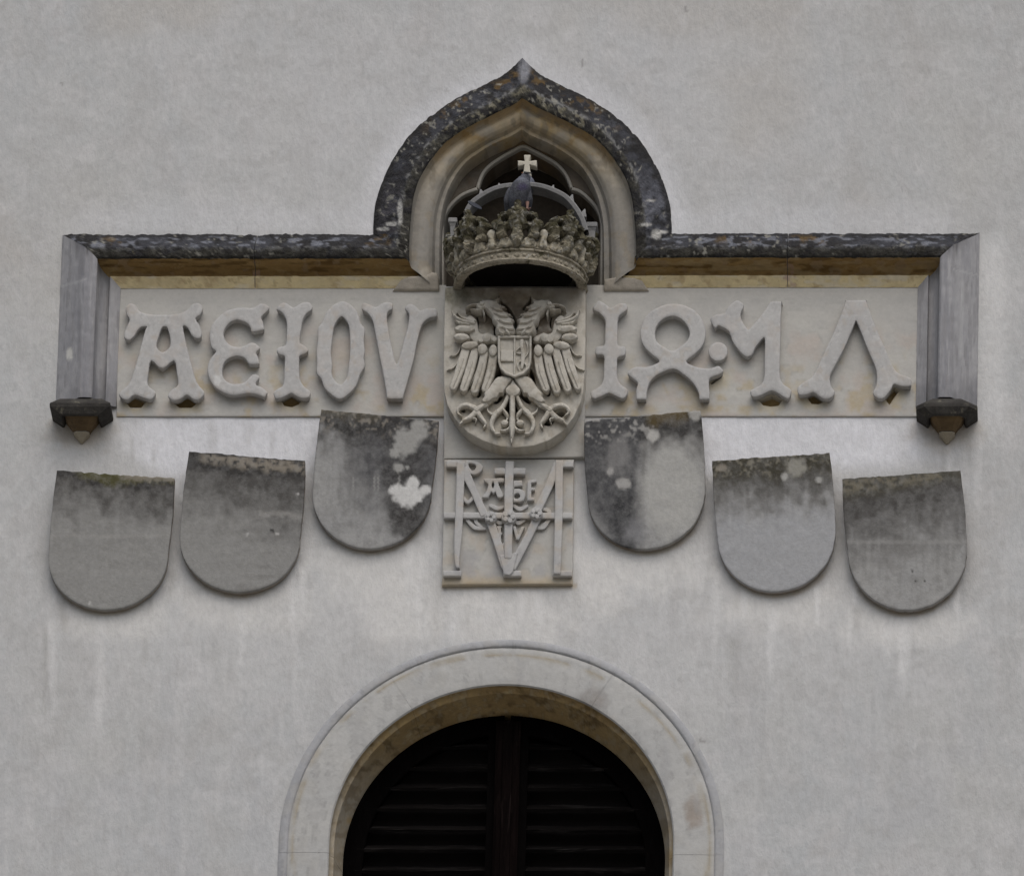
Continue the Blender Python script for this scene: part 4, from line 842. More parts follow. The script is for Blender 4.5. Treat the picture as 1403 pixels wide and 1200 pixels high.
        if i == 4:
            L_.append((0.9*sstep(50, 100, t+40*(n-.5)), (0.385, 0.39, 0.40)))
            L_.append((0.95*(1-sstep(26, 80, t+52*(n-.5))), (0.10, 0.096, 0.088))); L_.append((0.95*(1-sstep(14, 42, t+34*(n-.5))), (0.055, 0.05, 0.036)))
            L_.append((0.75*sstep(.54, .70, m)*(1-sstep(8, 40, t+20*(n-.5))), (0.24, 0.22, 0.17)))
            L_.append((0.9*blob(px, py, 1090, 640, 14, 13, .3, .5, 6), (0.31, 0.30, 0.26))); L_.append((0.9*blob(px, py, 1075, 653, 5, 5, .3, .3, 5), PALE)); L_.append((0.9*blob(px, py, 1122, 657, 5, 4, .3, .3, 5), PALE)); L_.append((0.8*blob(px, py, 989, 641, 7, 5, .3, .4, 5), CRUST))
            pass
        if i == 5:
            L_.append((0.95*(1-sstep(8, 24, t+18*(n-.5)-14*(1-s_))), (0.075, 0.07, 0.055))); L_.append((0.8*sstep(1, 3, t)*(1-sstep(6, 18, t+22*(m-.5)-12*(1-s_)))*(s_ < .85)*sstep(.35, .6, m), (0.20, 0.18, 0.135)))
            L_.append((0.6*blob(px, py, 1245, 752, 26, 12, .6, .6, 7), (0.17, 0.165, 0.155))); L_.append((0.4*(1-sstep(1.5, 4, np.abs(py-742))), (0.34, 0.335, 0.32)))
            for cx, cy in ((1254.5, 796), (1267, 796), (1250, 782)): L_.append((1-sstep(1.2, 2.6, np.hypot(px-cx, py-cy)), (0.02, 0.02, 0.02)))
        if i in (1,):
            for cx, cy in ((374, 727), (371, 727)): L_.append((1-sstep(1.2, 2.4, np.hypot(px-cx, py-cy)), (0.02, 0.02, 0.02)))
        for cx, cy in {0: ((123, 826),), 1: ((339, 732), (380, 731), (408, 677)), 4: ()}.get(i, ()): L_.append((1-sstep(1.2, 2.6, np.hypot(px-cx, py-cy)), (0.5, 0.49, 0.47)))
        return paint(px, py, L_)
    return f
SPR = [((66, 765), (230, 760), 835), ((246, 737), (411, 738), 811), ((428, 677), (591, 672), 751.5), ((805, 680), (966, 672), 752), ((983, 735), (1145, 728), 810), ((1161, 752), (1325, 752), 835.5)]
for i, o_ in enumerate(SH):
    o_ = np.array(o_, float); ytop, ybot = o_[:2, 1].min(), o_[:, 1].max()
    # straight top, smooth round sides
    (lx, ly), (rx_, ry_), by = SPR[i]; cxm, cym = (lx+rx_)/2, (ly+ry_)/2; hw2 = (rx_-lx)/2
    q_ = np.linspace(0, math.pi, 44)
    arc = np.column_stack([cxm+hw2*np.cos(q_), cym+(by-cym)*np.sin(q_)+(ry_-ly)/2*np.cos(q_)])
    rs = np.array([o_[1]+(arc[0]-o_[1])*t_+np.array([1.6*math.sin(math.pi*t_), 0]) for t_ in np.linspace(0, 1, 14)[:-1]])
    ls = np.array([arc[-1]+(o_[0]-arc[-1])*t_-np.array([1.6*math.sin(math.pi*t_), 0]) for t_ in np.linspace(0, 1, 14)[1:]])
    tp = np.array([o_[0]+(o_[1]-o_[0])*t_ for t_ in np.linspace(0, 1, 40)[1:-1]])
    tp[:, 1] += (fbm(tp[:, 0]/5, tp[:, 0]*0+i*3.3, 3)-.5)*3.0
    outl = np.vstack([rs, arc, ls, tp])
    outl = outl+((fbm(outl[:, 0]/9+i, outl[:, 1]/9, 3)-.5)*1.4)[:, None]
    lean = lambda UV, yb=ybot, yt=ytop: 0.052*np.clip((yb-UV[:, 1])/(yb-yt), 0, 1.05)
    r = carve('stone_shield', 'shield', None, outl, d0=0.003, h=0.030, rim=0.85, rad=1.6, step=2.6, edge=2.6, sink=0.0, smoothing=1, stainf=shield_stain(i), rough=0.0014, dfun=lean, back=True, noise_s=12, skirt=(0.19, 0.135, 0.075))
    tag(r, SLAB[i], 'shield', 'blank stone shields hung in an arc on the wall')
    # iron pin that carries the leaning top
    px_, py_ = (o_[0]+o_[1])/2+np.array([0, 34]); a = W(px_, py_, 0.0)
    V, F = box(a[0]-.012, a[0]+.012, -0.055, 0.05, a[2]-.012, a[2]+.012)
    mesh_obj('wall_pin', V, F, 'abacus', r, False)

# ================================================================== corbels under the moulding legs
def loft(polys, capb=True, capt=True):
    n = len(polys[0]); V = np.vstack(polys); F = grid_faces(len(polys), n, True)
    if capb: F.append(tuple(range(n)))
    if capt: F.append(tuple(reversed(range(len(V)-n, len(V)))))
    return V, F
def plan(cx, z, hw, dp, ch=0.0, back=-0.02):
    """half plan of a bracket: width 2hw, projection dp, chamfer ch on front corners"""
    return np.array([(cx-hw, -back, z), (cx-hw, -(dp-ch), z), (cx-hw+ch, -dp, z), (cx+hw-ch, -dp, z), (cx+hw, -(dp-ch), z), (cx+hw, -back, z)])
for cxp, lab, ch, seg in ((109.5, 'black crusted stone corbel ending the moulding at lower left of the inscription', 0.004, 0), (1297, 'black crusted stone corbel ending the moulding at lower right of the inscription', 0.03, 1)):
    cyp = 553.0
    a = W(cxp, cyp, 0.13); cx = a[0]; zt = a[2]
    t = thing('corbel', lab, 'corbel', (cx, 0.0, zt-0.12), 'corbels under the moulding legs')
    hw = 42/M2P
    lv = [plan(cx, zt+0.032, hw*0.72, 0.105, ch), plan(cx, zt+0.006, hw*0.985, 0.128, ch), plan(cx, zt, hw, 0.13, ch), plan(cx, zt-0.012, hw*0.99, 0.13, ch), plan(cx, zt-0.036, hw*0.70, 0.118, ch*0.8), plan(cx, zt-0.040, hw*0.66, 0.114, ch*0.8)]
    lv += [plan(cx, zt-0.040, hw*0.60, 0.105, ch*0.7), plan(cx, zt-0.022, hw*0.54, 0.095, ch*0.6)]
    V, F = loft(lv)
    V[:, 1] += (fbm(V[:, 0]*60, V[:, 2]*60, 2)-.5)*0.004
    mesh_obj('abacus', V, F, 'abacus', t, False)
    lv = [plan(cx, zt-0.02, 0.064, 0.085, 0.02), plan(cx, zt-0.035, 0.055, 0.074, 0.02), plan(cx, zt-0.050, 0.042, 0.056, 0.016), plan(cx, zt-0.062, 0.034, 0.046, 0.012), plan(cx, zt-0.070, 0.031, 0.042, 0.012)]
    V, F = loft(lv); mesh_obj('bell', V, F, 'corbel', t, False)
    lv = [plan(cx, zt-0.070, 0.027, 0.036, 0.01), plan(cx, zt-0.074, 0.030, 0.044, 0.011), plan(cx, zt-0.079, 0.030, 0.044, 0.011), plan(cx, zt-0.108, 0.004, 0.010, 0.001)]
    V, F = loft(lv); mesh_obj('drop', V, F, 'drop', t, False)

# ================================================================== crown
DC = 0.10; CX0 = W(714, 356, DC)[0]
fr = W(714, 357.5, DC+0.245); ZR = fr[2]
R0, R1, HB, HT = 0.243, 0.258, 0.050, 0.20
crown = thing('crown_sculpture', 'lichen-covered stone crown with leaf points, hoop, orb and pale cross in the niche', 'crown', (CX0, -DC, ZR))
def Rz(z): return R0+(R1-R0)*np.clip(z/HT, -.2, 1.3)**1.3 if np.isscalar(z) else R0+(R1-R0)*np.sign(z)*np.abs(np.clip(z/HT, -.2, 1.3))**1.3
# band as lathe with mouldings
prof = [(R0-.030, 0.012), (R0-.020, 0.0), (R0+.006, -.002), (R0+.012, .004), (R0+.010, .010), (R0+.002, .013), (R0+.002, .040), (R0+.010, .043), (R0+.011, .049), (R0+.004, .052), (R0+.008, .056), (R0+.006, .062), (R0-.02, .066), (R0-.045, .06)]
na = 140
ang = np.linspace(0, 2*math.pi, na, endpoint=False)
V = np.array([(CX0+r*math.sin(a), -DC-r*math.cos(a), ZR+z) for r, z in prof for a in ang])
nz = (fbm(np.tile(ang*14, len(prof)), np.repeat([p[1]*90 for p in prof], na), 3)-.5)*0.008
V[:, 0] += nz*np.tile(np.sin(ang), len(prof)); V[:, 1] -= nz*np.tile(np.cos(ang), len(prof))
mesh_obj('band', V, [tuple(reversed(f)) for f in grid_faces(len(prof), na, True)], 'band', crown, True)
def wrap(UV, H, S, a0, zoff, off, thick, rough=0.006, flare=0.0):
    s = UV[:, 0]; z = UV[:, 1]+zoff
    rr = Rz(z)+flare*np.clip(z/HT, 0, 2)**2
    nn = ((fbm(s*70+a0*9, z*70+3, 4)-.5)*1.4+(fbm(s*190+a0*5, z*190+7, 2)-.5)*0.9)*rough
    rad = np.where(S > 0, rr-thick*0.5, rr+off*H+nn*1.0)
    a = a0+s/R1
    return np.column_stack([CX0+rad*np.sin(a), -DC-rad*np.cos(a), ZR+z])
def leaf_stain(UV, a0):
    s_, z_ = UV[:, 0]*700+a0*50, UV[:, 1]*700
    return paint(s_, z_, [(0.85*(1-sstep(60, 92, z_+40*(fbm(s_/14, z_/14, 3)-.5))), (0.40, 0.36, 0.27)), (0.7*sstep(.56, .66, fbm(s_/9+5, z_/9, 4)), (0.04, 0.037, 0.028)), (0.7*sstep(.62, .68, fbm(s_/6+55, z_/6, 3)), (0.42, 0.41, 0.37))])
def wrapped(name, mat, outer, holes, a0, zoff=0.0, off=0.02, thick=0.03, rad=0.02, step=0.006, rough=0.006, flare=0.0, parent=None, edge=0.005):
    UV, H, S, F = relief(np.asarray(outer), [np.asarray(h) for h in holes], step, rad, edge=edge, back=True)
    Vv = wrap(UV, H, S, a0, zoff, off, thick, rough, flare)
    F = orient(Vv, F, np.array([math.sin(a0), -math.cos(a0), 0]))
    return mesh_obj(name, Vv, F, mat, parent or crown, True, leaf_stain(UV, a0))
# leaf: broad acanthus with lobes and two eye holes
leafh = [(0.014, 0.058), (0.018, 0.085), (0.030, 0.100), (0.040, 0.094), (0.058, 0.100), (0.070, 0.118), (0.066, 0.134), (0.074, 0.150), (0.082, 0.168), (0.074, 0.190), (0.060, 0.192), (0.064, 0.210), (0.052, 0.228), (0.036, 0.222), (0.030, 0.236), (0.016, 0.250), (0.0, 0.258)]
leaf = np.array([(x_, z_) for x_, z_ in leafh]+[(-x_, z_) for x_, z_ in leafh[::-1][1:]])
leaf = cr(leaf*np.array([1.22, 0.80])+np.array([0, 0.0115]), 2)
eyes = [ell(0.032, 0.116, 0.011, 0.018, 0, 10), ell(-0.032, 0.116, 0.011, 0.018, 0, 10), ell(0.044, 0.162, 0.010, 0.009, 0, 8), ell(-0.044, 0.162, 0.010, 0.009, 0, 8)]
bud = cr(np.array([(0.016, 0.058), (0.017, 0.075), (0.013, 0.095), (0.018, 0.112), (0.017, 0.126), (0.0, 0.136), (-0.017, 0.126), (-0.018, 0.112), (-0.013, 0.095), (-0.017, 0.075), (-0.016, 0.058)]), 2)
cup = cr(np.array([(0.072, 0.055), (0.072, 0.080), (0.060, 0.098), (0.036, 0.098), (0.020, 0.085), (0.012, 0.056)]), 2)
wp = [(R0-.022, .055), (R0+.004, .056), (R0+.003, .075), (R0+.002, .090), (R0-.004, .100), (R0-.022, .098)]
V = np.array([(CX0+r_*math.sin(a), -DC-r_*math.cos(a), ZR+z_-(0.012*abs(math.sin(a*8)) if z_ > .08 else 0)) for r_, z_ in wp for a in ang])
nz = (fbm(np.tile(ang*18, len(wp)), np.repeat([p[1]*90 for p in wp], na), 3)-.5)*0.010
V[:, 0] += nz*np.tile(np.sin(ang), len(wp)); V[:, 1] -= nz*np.tile(np.cos(ang), len(wp))
mesh_obj('crest_wall', V, [tuple(reversed(f)) for f in grid_faces(len(wp), na, True)], 'band', crown, True)
for k in range(8):
    a0 = k*math.pi/4
    lf = wrapped('crown_leaf', 'crown', leaf, eyes, a0, off=0.036, thick=0.03, rad=0.022, rough=0.013, flare=0.004)
    for q, wd in (([(0, 0.065), (0, 0.13), (0, 0.228)], [.018, .020, .024]), ([(0.006, 0.125), (0.040, 0.138), (0.072, 0.148)], [.012, .016, .022]), ([(-0.006, 0.125), (-0.040, 0.138), (-0.072, 0.148)], [.012, .016, .022]), ([(0.004, 0.165), (0.026, 0.182), (0.052, 0.186)], [.012, .015, .018]), ([(-0.004, 0.165), (-0.026, 0.182), (-0.052, 0.186)], [.012, .015, .018])):
        P_ = np.asarray(q)*1000; o2 = stroke(P_, [w_*1000 for w_ in wd], 3)/1000
        v_ = wrapped('leaf_vein', 'crown', o2, [], a0, off=0.022, thick=-0.03, rad=0.007, step=0.006, rough=0.009, flare=0.004); v_.parent = lf
    for s in (-1, 1):
        wrapped('leaf_cup', 'band', cup*np.array([s, 1]), [], a0, off=0.014, thick=0.03, rad=0.010, rough=0.004)
    wrapped('crown_bud', 'cross' if k in (0, 1, 7) else 'band', bud, [], a0+math.pi/8, off=0.018, thick=0.03, rad=0.012, rough=0.004)
for k in range(44):
    a = 2*math.pi*k/44+0.03*math.sin(k*5.1); r_ = R0+0.001
    big = k % 3 == 0
    n_, m_ = 5, 8; Vb = []
    for i in range(n_):
        th = math.pi/2*i/(n_-1)
        for j in range(m_):
            ps = 2*math.pi*j/m_; ds, dz, dr = (0.013 if big else 0.008)*math.cos(th)*math.cos(ps), (0.010 if big else 0.008)*math.cos(th)*math.sin(ps), 0.006*math.sin(th)
            aa = a+ds/R0; Vb.append((CX0+(r_+dr)*math.sin(aa), -DC-(r_+dr)*math.cos(aa), ZR+0.0265+dz))
    mesh_obj('jewel', Vb, grid_faces(n_, m_, True), 'band', crown, True)
# inner cap, coloured near black to deepen the shade under the crown
V = []; nr = 8
for i in range(nr):
    t_ = i/(nr-1); rr = (R0-.01)*math.cos(t_*math.pi/2*0.98); zz = 0.070+0.06*math.sin(t_*math.pi/2)
    V += [(CX0+rr*math.sin(a), -DC-rr*math.cos(a), ZR+zz) for a in ang[::3]]
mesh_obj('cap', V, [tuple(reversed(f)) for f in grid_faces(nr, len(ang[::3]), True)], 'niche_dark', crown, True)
V = []; 
for i in range(nr):
    t_ = i/(nr-1); rr = (R0-.004)*math.cos(t_*math.pi/2*0.98); zz = 0.085+0.06*math.sin(t_*math.pi/2)
    V += [(CX0+rr*math.sin(a), -DC-rr*math.cos(a), ZR+zz) for a in ang[::3]]
mesh_obj('cap_top', V, [tuple(reversed(f)) for f in grid_faces(nr, len(ang[::3]), True)], 'hoop', crown, True)
# hoop parallel to the wall, carrying the orb
HD = DC
hx = [(636, 296), (642, 285), (650.5, 276), (669, 264.5), (685, 258.5), (702, 256), (719, 255), (736, 256), (755, 261), (777, 272), (791.6, 288), (801, 304), (806, 320)]
hp = cr(hx, 5, False); hw_ = W(hp[:, 0], hp[:, 1], HD+0.03)
V = []; tg = np.gradient(hw_, axis=0); tg /= np.linalg.norm(tg, axis=1)[:, None]
for p, t_ in zip(hw_, tg):
    nn = np.array([-t_[2], 0, t_[0]]);  nn = nn if nn[2] > 0 else -nn
    for rr, yy in ((0, .032), (0.004, .036), (0.002, -.036), (-.004, -.04), (-.020, -.038), (-.024, -.03), (-.024, .03), (-.016, .034)):
        V.append(p+nn*rr*0.8+np.array([0, 0.005+yy, 0]))
mesh_obj('hoop', V, grid_faces(len(hw_), 8, True), 'hoop', crown, True)
for cxp, cyp, sx in ((661, 266, -1), (686, 257.5, -1), (755, 260, 1), (781, 273, 1), (798, 293, 1)):
    p = W(cxp, cyp, HD+0.045); s = 0.020
    V, F = loft([np.array([(p[0]-s*.8, p[1]+.0, p[2]-.012), (p[0]+s*.8, p[1]+.0, p[2]-.012), (p[0]+s*.8, p[1]+.03, p[2]-.012), (p[0]-s*.8, p[1]+.03, p[2]-.012)]),
                 np.array([(p[0]-s*.4+sx*.004, p[1]+.004, p[2]+.008), (p[0]+s*.4+sx*.004, p[1]+.004, p[2]+.008), (p[0]+s*.4+sx*.004, p[1]+.024, p[2]+.008), (p[0]-s*.4+sx*.004, p[1]+.024, p[2]+.008)]),
                 np.array([(p[0]-.002+sx*.008, p[1]+.012, p[2]+.026), (p[0]+.002+sx*.008, p[1]+.012, p[2]+.026), (p[0]+.002+sx*.008, p[1]+.016, p[2]+.026), (p[0]-.002+sx*.008, p[1]+.016, p[2]+.026)])])
    mesh_obj('crocket', V, F, 'hoop', crown, False)
for x0, x1, yp in ((615, 627, 304), (801, 819, 310)):
    a, b = W(x0, yp, HD), W(x1, yp, HD)
    lv = [np.array([(a[0]+k, -HD-.03+k, a[2]+z), (b[0]-k, -HD-.03+k, a[2]+z), (b[0]-k, -HD+.05, a[2]+z), (a[0]+k, -HD+.05, a[2]+z)]) for k, z in ((.010, -.09), (.008, -.030), (.004, -.018), (0, -.014), (0, .0), (.003, .004))]
    V, F = loft(lv); mesh_obj('hoop_foot', V, F, 'hoop', crown, False)
# orb and cross
oc = W(719.5, 255, HD+0.03); n_, m_ = 14, 24; V = []
for i in range(n_):
    th = math.pi*(i/(n_-1)-.5)*0.995
    for j in range(m_):
        ps = 2*math.pi*j/m_; rr = 0.041*(1+0.03*math.sin(3*ps+i))
        V.append((oc[0]+rr*.92*math.cos(th)*math.cos(ps), oc[1]+rr*math.cos(th)*math.sin(ps), oc[2]+rr*1.05*math.sin(th)))
mesh_obj('orb', V, grid_faces(n_, m_, True), 'orb', crown, True)
cp = np.array([(717.7,212),(727,212),(725.2,220.5),(735.3,219.3),(735.3,228.4),(726,226),(726.3,233),(728.5,241),(714.5,241),(717.5,233),(718.2,226),(709.4,228),(709.4,219.6),(718.6,220.6)])
carve('cross', 'cross', crown, cp, d0=HD+0.005, h=0.035, rim=.85, rad=1.0, step=3, edge=2, sink=0.0, smoothing=1, back=True)

# ================================================================== pigeon
pc = W(713, 266, DC+0.11)
def bird(name, label, pts, rads, flat_=1.0):
    """lofted body along a spine; rads = (half width x, half thickness)"""
    Pp = cr(np.array(pts), 6, False); k = np.linspace(0, 1, len(rads)); kk = np.linspace(0, 1, len(Pp))
    rx = np.interp(kk, k, [r[0] for r in rads]); ry = np.interp(kk, k, [r[1] for r in rads])
    t_ = np.gradient(Pp, axis=0); t_ /= np.linalg.norm(t_, axis=1)[:, None]
    V = []
    for p, t, a, b in zip(Pp, t_, rx, ry):
        sx = np.cross(t, np.array([0, -1.0, 0.25])); sx /= np.linalg.norm(sx); up = np.cross(sx, t)
        for j in range(20):
            q = 2*math.pi*j/20; V.append(p+sx*a*math.cos(q)+up*b*math.sin(q))
    F = grid_faces(len(Pp), 20, True)+[tuple(range(20)), tuple(reversed(range(len(V)-20, len(V))))]
    V = np.array(V); c = V.mean(0); f = F[len(F)//2]; 
    a, b, d = V[f[0]], V[f[1]], V[f[2]]
    if np.cross(b-a, d-a)@((a+b+d)/3-Pp[len(Pp)//2]) < 0: F = [tuple(reversed(f)) for f in F]
    return V, F
x0, y0, z0 = pc
V, F = bird('pigeon', '', [(x0-.035, y0+.11, z0-.085), (x0-.022, y0+.05, z0-.055), (x0-.008, y0+.0, z0-.015), (x0+.006, y0-.022, z0+.022), (x0+.016, y0-.022, z0+.048), (x0+.022, y0-.026, z0+.066), (x0+.026, y0-.030, z0+.078)],
            [(.018, .006), (.032, .028), (.041, .043), (.037, .038), (.021, .021), (.0175, .018), (.004, .004)])
xq, yq = PX(V)
stp = paint(xq, yq, [(0.6*sstep(252, 244, yq), (0.20, 0.21, 0.25)), (0.7*blob(xq, yq, 716, 256, 7, 5, .5, .3, 5), (0.09, 0.075, 0.16)), (0.6*sstep(264, 274, yq), (0.16, 0.17, 0.20))])
pig = mesh_obj('pigeon', V, F, 'plumage', None, True, stp)
tag(pig, 'grey blue pigeon perched inside the stone crown in front of the orb', 'bird')
for s in (-1, 1):
    V, F = bird('wing', '', [(x0+s*.030-.004, y0-.012, z0+.018), (x0+s*.040-.008, y0+.008, z0-.020), (x0+s*.030-.018, y0+.06, z0-.062), (x0+s*.012-.030, y0+.115, z0-.088)], [(.010, .012), (.014, .030), (.010, .020), (.003, .005)])
    mesh_obj('wing', V, F, 'plumage', pig, True)
    fx = x0+0.012+s*0.016; fz = z0-.060
    V, F = loft([np.array([(fx+r_*math.cos(q), y0-.012+r_*math.sin(q), z_) for q in np.linspace(0, 2*math.pi, 8, endpoint=False)]) for z_, r_ in ((fz-.018, .0045), (fz+.0, .0045), (fz+.02, .008))])
    lg = mesh_obj('leg', V, F, 'foot', pig, True)
    for dx in (-.014, 0, .014):
        V, F = loft([np.array([(fx+dx*k+r_*math.cos(q), y0-.012-.028*k, fz-.018+r_*math.sin(q)) for q in np.linspace(0, 2*math.pi, 6, endpoint=False)]) for k, r_ in ((0, .0045), (.6, .0045), (1, .002))])
        tq = mesh_obj('toe', V, F, 'foot', pig, True); tq.parent = lg
hx_, hy_, hz_ = x0+.0225, y0-.028, z0+.068
V, F = loft([np.array([(hx_+.016*k+.008*k, hy_-.015-.010*k+r_*math.cos(q), hz_-.006*k+r_*math.sin(q)) for q in np.linspace(0, 2*math.pi, 8, endpoint=False)]) for k, r_ in ((-.4, .006), (.4, .004), (1.0, .001))])
mesh_obj('beak', V, F, 'beak', pig, True)
for s in (-1, 1):
    V = []; 
    for i in range(6):
        for j in range(8):
            th = math.pi*(i/5-.5); ps = 2*math.pi*j/8; V.append((hx_+s*.0155+.003*math.cos(th)*math.cos(ps), hy_-.006+.003*math.cos(th)*math.sin(ps), hz_+.003+.003*math.sin(th)))
    mesh_obj('eye', V, grid_faces(6, 8, True), 'eye', pig, True)
# loose tail feather caught on the crown leaf
fa, fb = W(641, 276.5, DC+0.16), W(660, 286, DC+0.19)
d_ = fb-fa; V = []
for k, wv in ((0, .0015), (.1, .006), (.5, .009), (.85, .007), (1, .003)):
    c = fa+d_*k; V += [c+np.array([0, -.002, wv]), c+np.array([0, .002, wv]), c+np.array([0, .004, -wv]), c+np.array([0, -.004, -wv])]
fe = mesh_obj('feather', V, grid_faces(5, 4, True)+[(0, 1, 2, 3), (19, 18, 17, 16)], 'feather', None, True)
tag(fe, 'dark slate feather stuck on the left leaves of the stone crown', 'feather')

# ================================================================== window
win = thing('window_surround', 'round-arched grey stone window surround with brown stained soffit', 'window surround', (WC[0], 0, WC[2]-1.0))
WPROF = [(.826, -.02), (.825, .004), (.818, .010), (.800, .014), (.794, .012), (.790, .006), (.786, .009), (.720, .012), (.655, .012), (.642, .010), (.637, .004), (.634, -.02), (.626, -.030), (.622, -.034), (.618, -.08), (.612, -.12), (.600, -.176), (.600, -.26)]
def arc_strip(prof, a0, a1, n):
    V = []
    for a in np.linspace(a0, a1, n):
        for r_, d in prof:
            if a < 0: V.append((WC[0]+r_, -d, WC[2]+a))          # straight jamb, a = metres below springing
            elif a > math.pi: V.append((WC[0]-r_, -d, WC[2]-(a-math.pi)))
            else: V.append((WC[0]+r_*math.cos(a), -d, WC[2]+r_*math.sin(a)))
    V = np.array(V); F = grid_faces(n, len(prof))
    f = F[(n//2)*(len(prof)-1)+len(prof)//2-1]; a_, b_, c_ = V[f[0]], V[f[1]], V[f[2]]
    if np.cross(b_-a_, c_-a_)[1] > 0: F = [tuple(reversed(f)) for f in F]
    return V, F
def win_stain(V):
    x, y = PX(V); n = fbm(x/24, y/24, 4)
    L_ = [(0.3*sstep(0.55, 0.7, n), (0.40, 0.385, 0.35)), (0.75*blob(x, y, 812, 960, 20, 17, .35, .4, 8), (0.255, 0.24, 0.225)), (0.7*blob(x, y, 818, 958, 9, 8, .35, .4, 8), (0.31, 0.29, 0.27)),
          (0.75*blob(x, y, 950, 1112, 13, 22, .35, .4, 8), (0.28, 0.235, 0.195)), (0.45*blob(x, y, 912, 1050, 7, 32, .5, .5, 8), (0.31, 0.31, 0.315)), (0.45*blob(x, y, 690, 940, 60, 6, .5, .5, 12), (0.46, 0.455, 0.43)),
          (0.55*sstep(0.58, 0.7, fbm(x/9, y/30+4, 3)), (0.36, 0.355, 0.345))]
    q = np.hypot(x-WCX, (y-WCY)/.906); L_.append((0.6*(1-sstep(1, 5, np.abs(q-286)))*sstep(0.3, 0.6, n), (0.30, 0.245, 0.15)))
    return paint(x, y, L_)
def sof_stain(V):
    x, y = PX(V); side = sstep(1000, 1110, y)
    return paint(x, y, [(0.9*side*sstep(0.1, 0.4, fbm(x/20, y/30, 3)), (0.42, 0.38, 0.31)), (0.75*sstep(0.54, 0.66, fbm(x/14, y/9+4, 4))*(1-0.5*side), (0.16, 0.115, 0.06)), (0.7*sstep(0.60, 0.68, fbm(x/7+3, y/7, 3))*(1-side), (0.42, 0.35, 0.23))])
joints = [-1.1, -0.045, 1.04, 2.14, math.pi+0.04, math.pi+1.1]
for k, (a0, a1) in enumerate(zip(joints[:-1], joints[1:])):
    g_ = 0.0005; n = 90
    par = None
    for nm, (i0, i1), mt, sf in (('arch_stone', (5, 10), 'surround', win_stain), ('edge_bead', (0, 5), 'bead', win_stain), ('soffit', (10, 17), 'soffit', sof_stain)):
        pr = []
        for a, b in zip(WPROF[i0:i1], WPROF[i0+1:i1+1]):
            m_ = max(1, int(math.hypot(b[0]-a[0], b[1]-a[1])/0.012)); pr += [(lerp(a[0], b[0], t/m_), lerp(a[1], b[1], t/m_)) for t in range(m_)]
        pr.append(WPROF[i1])
        V, F = arc_strip(pr, a0+g_, a1-g_, n)
        x, y = PX(V); V[:, 1] -= (fbm(x/12, y/12, 3)-.5)*0.004
        o = mesh_obj(nm if not (nm == 'arch_stone' and k in (0, 4)) else 'jamb_stone', V, F, mt, win, True, sf(V))
        if par is None: par = o
        else: o.parent = par
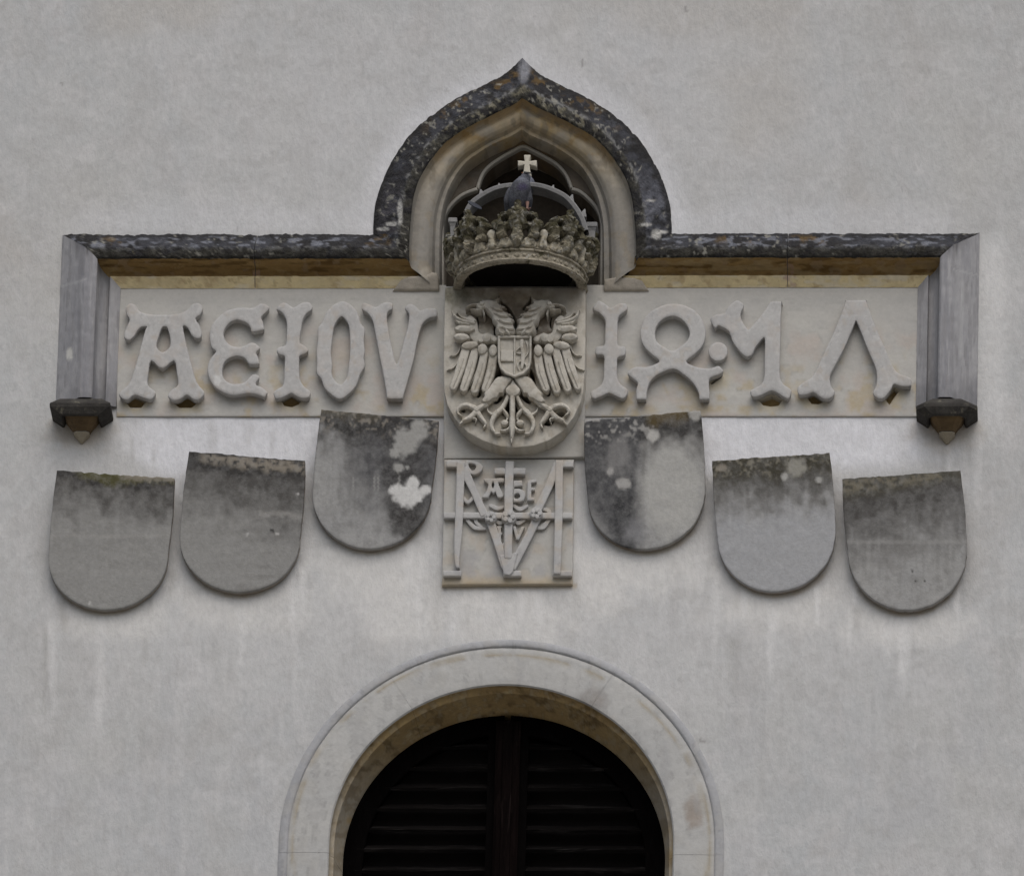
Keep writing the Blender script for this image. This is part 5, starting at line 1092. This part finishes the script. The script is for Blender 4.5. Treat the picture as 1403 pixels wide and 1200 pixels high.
# shutters
SD_ = -0.19; RS = 0.604
def shutter(sgn, lab):
    t = thing('louvred_shutter', lab, 'shutter', (WC[0]+sgn*0.3, -SD_, WC[2]-1.0), 'window shutters')
    # arched stile/rail
    V = []; na_ = 40
    angs = list(np.linspace(0, math.pi/2-0.02, na_)) if sgn > 0 else list(np.linspace(math.pi/2+0.02, math.pi, na_))
    for a in angs:
        for r_, d in ((RS+.01, SD_), (RS-.075, SD_), (RS-.078, SD_-.004), (RS-.078, SD_-.04)):
            V.append((WC[0]+r_*math.cos(a), -d, WC[2]+r_*math.sin(a)))
    F = grid_faces(na_, 4); f = F[0]; V = np.array(V)
    if np.cross(V[f[1]]-V[f[0]], V[f[2]]-V[f[0]])[1] > 0: F = [tuple(reversed(f)) for f in F]
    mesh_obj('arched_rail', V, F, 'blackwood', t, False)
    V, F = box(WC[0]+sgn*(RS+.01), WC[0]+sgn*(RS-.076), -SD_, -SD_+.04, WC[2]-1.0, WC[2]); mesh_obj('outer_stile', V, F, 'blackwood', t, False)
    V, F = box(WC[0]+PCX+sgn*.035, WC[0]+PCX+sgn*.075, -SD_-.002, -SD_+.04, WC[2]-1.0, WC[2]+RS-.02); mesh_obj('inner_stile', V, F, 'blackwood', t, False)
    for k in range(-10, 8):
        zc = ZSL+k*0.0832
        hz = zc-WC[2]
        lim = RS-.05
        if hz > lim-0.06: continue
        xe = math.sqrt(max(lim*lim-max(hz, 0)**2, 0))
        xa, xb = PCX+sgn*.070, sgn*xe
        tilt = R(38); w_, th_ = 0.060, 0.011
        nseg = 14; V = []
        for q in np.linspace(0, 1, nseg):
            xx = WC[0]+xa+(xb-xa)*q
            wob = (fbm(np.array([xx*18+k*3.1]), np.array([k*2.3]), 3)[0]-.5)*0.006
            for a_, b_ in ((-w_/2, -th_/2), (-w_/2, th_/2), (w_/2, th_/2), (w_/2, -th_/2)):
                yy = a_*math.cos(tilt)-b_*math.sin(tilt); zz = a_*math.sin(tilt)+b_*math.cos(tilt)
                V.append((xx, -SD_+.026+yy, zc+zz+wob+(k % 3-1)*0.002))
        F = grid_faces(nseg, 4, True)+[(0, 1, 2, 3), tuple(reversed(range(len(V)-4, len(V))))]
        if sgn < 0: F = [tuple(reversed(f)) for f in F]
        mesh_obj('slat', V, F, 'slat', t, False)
    return t
PCX = W(693, 1150, SD_)[0]-WC[0]
ZSL = W(690, 1131, SD_)[2]
sl = shutter(-1, 'dark wooden louvred shutter leaf on the left of the arched window')
sr = shutter(1, 'dark wooden louvred shutter leaf on the right of the arched window')
post = thing('window_post', 'dark reddish-brown wooden post down the middle of the arched window', 'post', (WC[0]+PCX, -SD_, WC[2]-1.0))
nseg = 40; V = []
for q in np.linspace(-1.0, RS-.04, nseg):
    jt = (fbm(np.array([q*9.]), np.array([3.3]), 3)[0]-.5)*0.006
    for a_, b_ in ((-.046, .0), (-.046, -.028), (-.036, -.034), (-.020, -.034), (-.017, -.040), (.017, -.040), (.020, -.034), (.036, -.034), (.046, -.028), (.046, 0)):
        V.append((WC[0]+PCX+a_+jt*.3, -SD_+b_, WC[2]+q))
F = grid_faces(nseg, 10)
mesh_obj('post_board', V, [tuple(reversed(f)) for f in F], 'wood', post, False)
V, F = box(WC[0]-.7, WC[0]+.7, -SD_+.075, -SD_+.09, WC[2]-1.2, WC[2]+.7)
db = mesh_obj('dark_backing', V, F, 'gap', None, False); db['kind'] = 'structure'  # flat black panel standing in for the unlit room behind the slats

# mortar lumps on the hood
for pts in ([(538, 398), (549, 383), (562, 378), (584, 377), (592, 372), (600, 374), (602, 398)], [(827, 398), (828, 382), (846, 379), (868, 380), (880, 384), (889, 398)]):
    carve('base_stone', 'mortar', frame, pts, d0=0.0, h=0.030, rim=.75, rad=2.0, step=3, edge=2.5, sink=0.05, smoothing=1, rough=0.002, noise_s=7, dfun=lambda UV: 0.022*np.clip((398-UV[:, 1])/20, 0, 1)-0.012)

for o in bpy.data.objects:
    if '_o' in o.keys(): del o['_o']
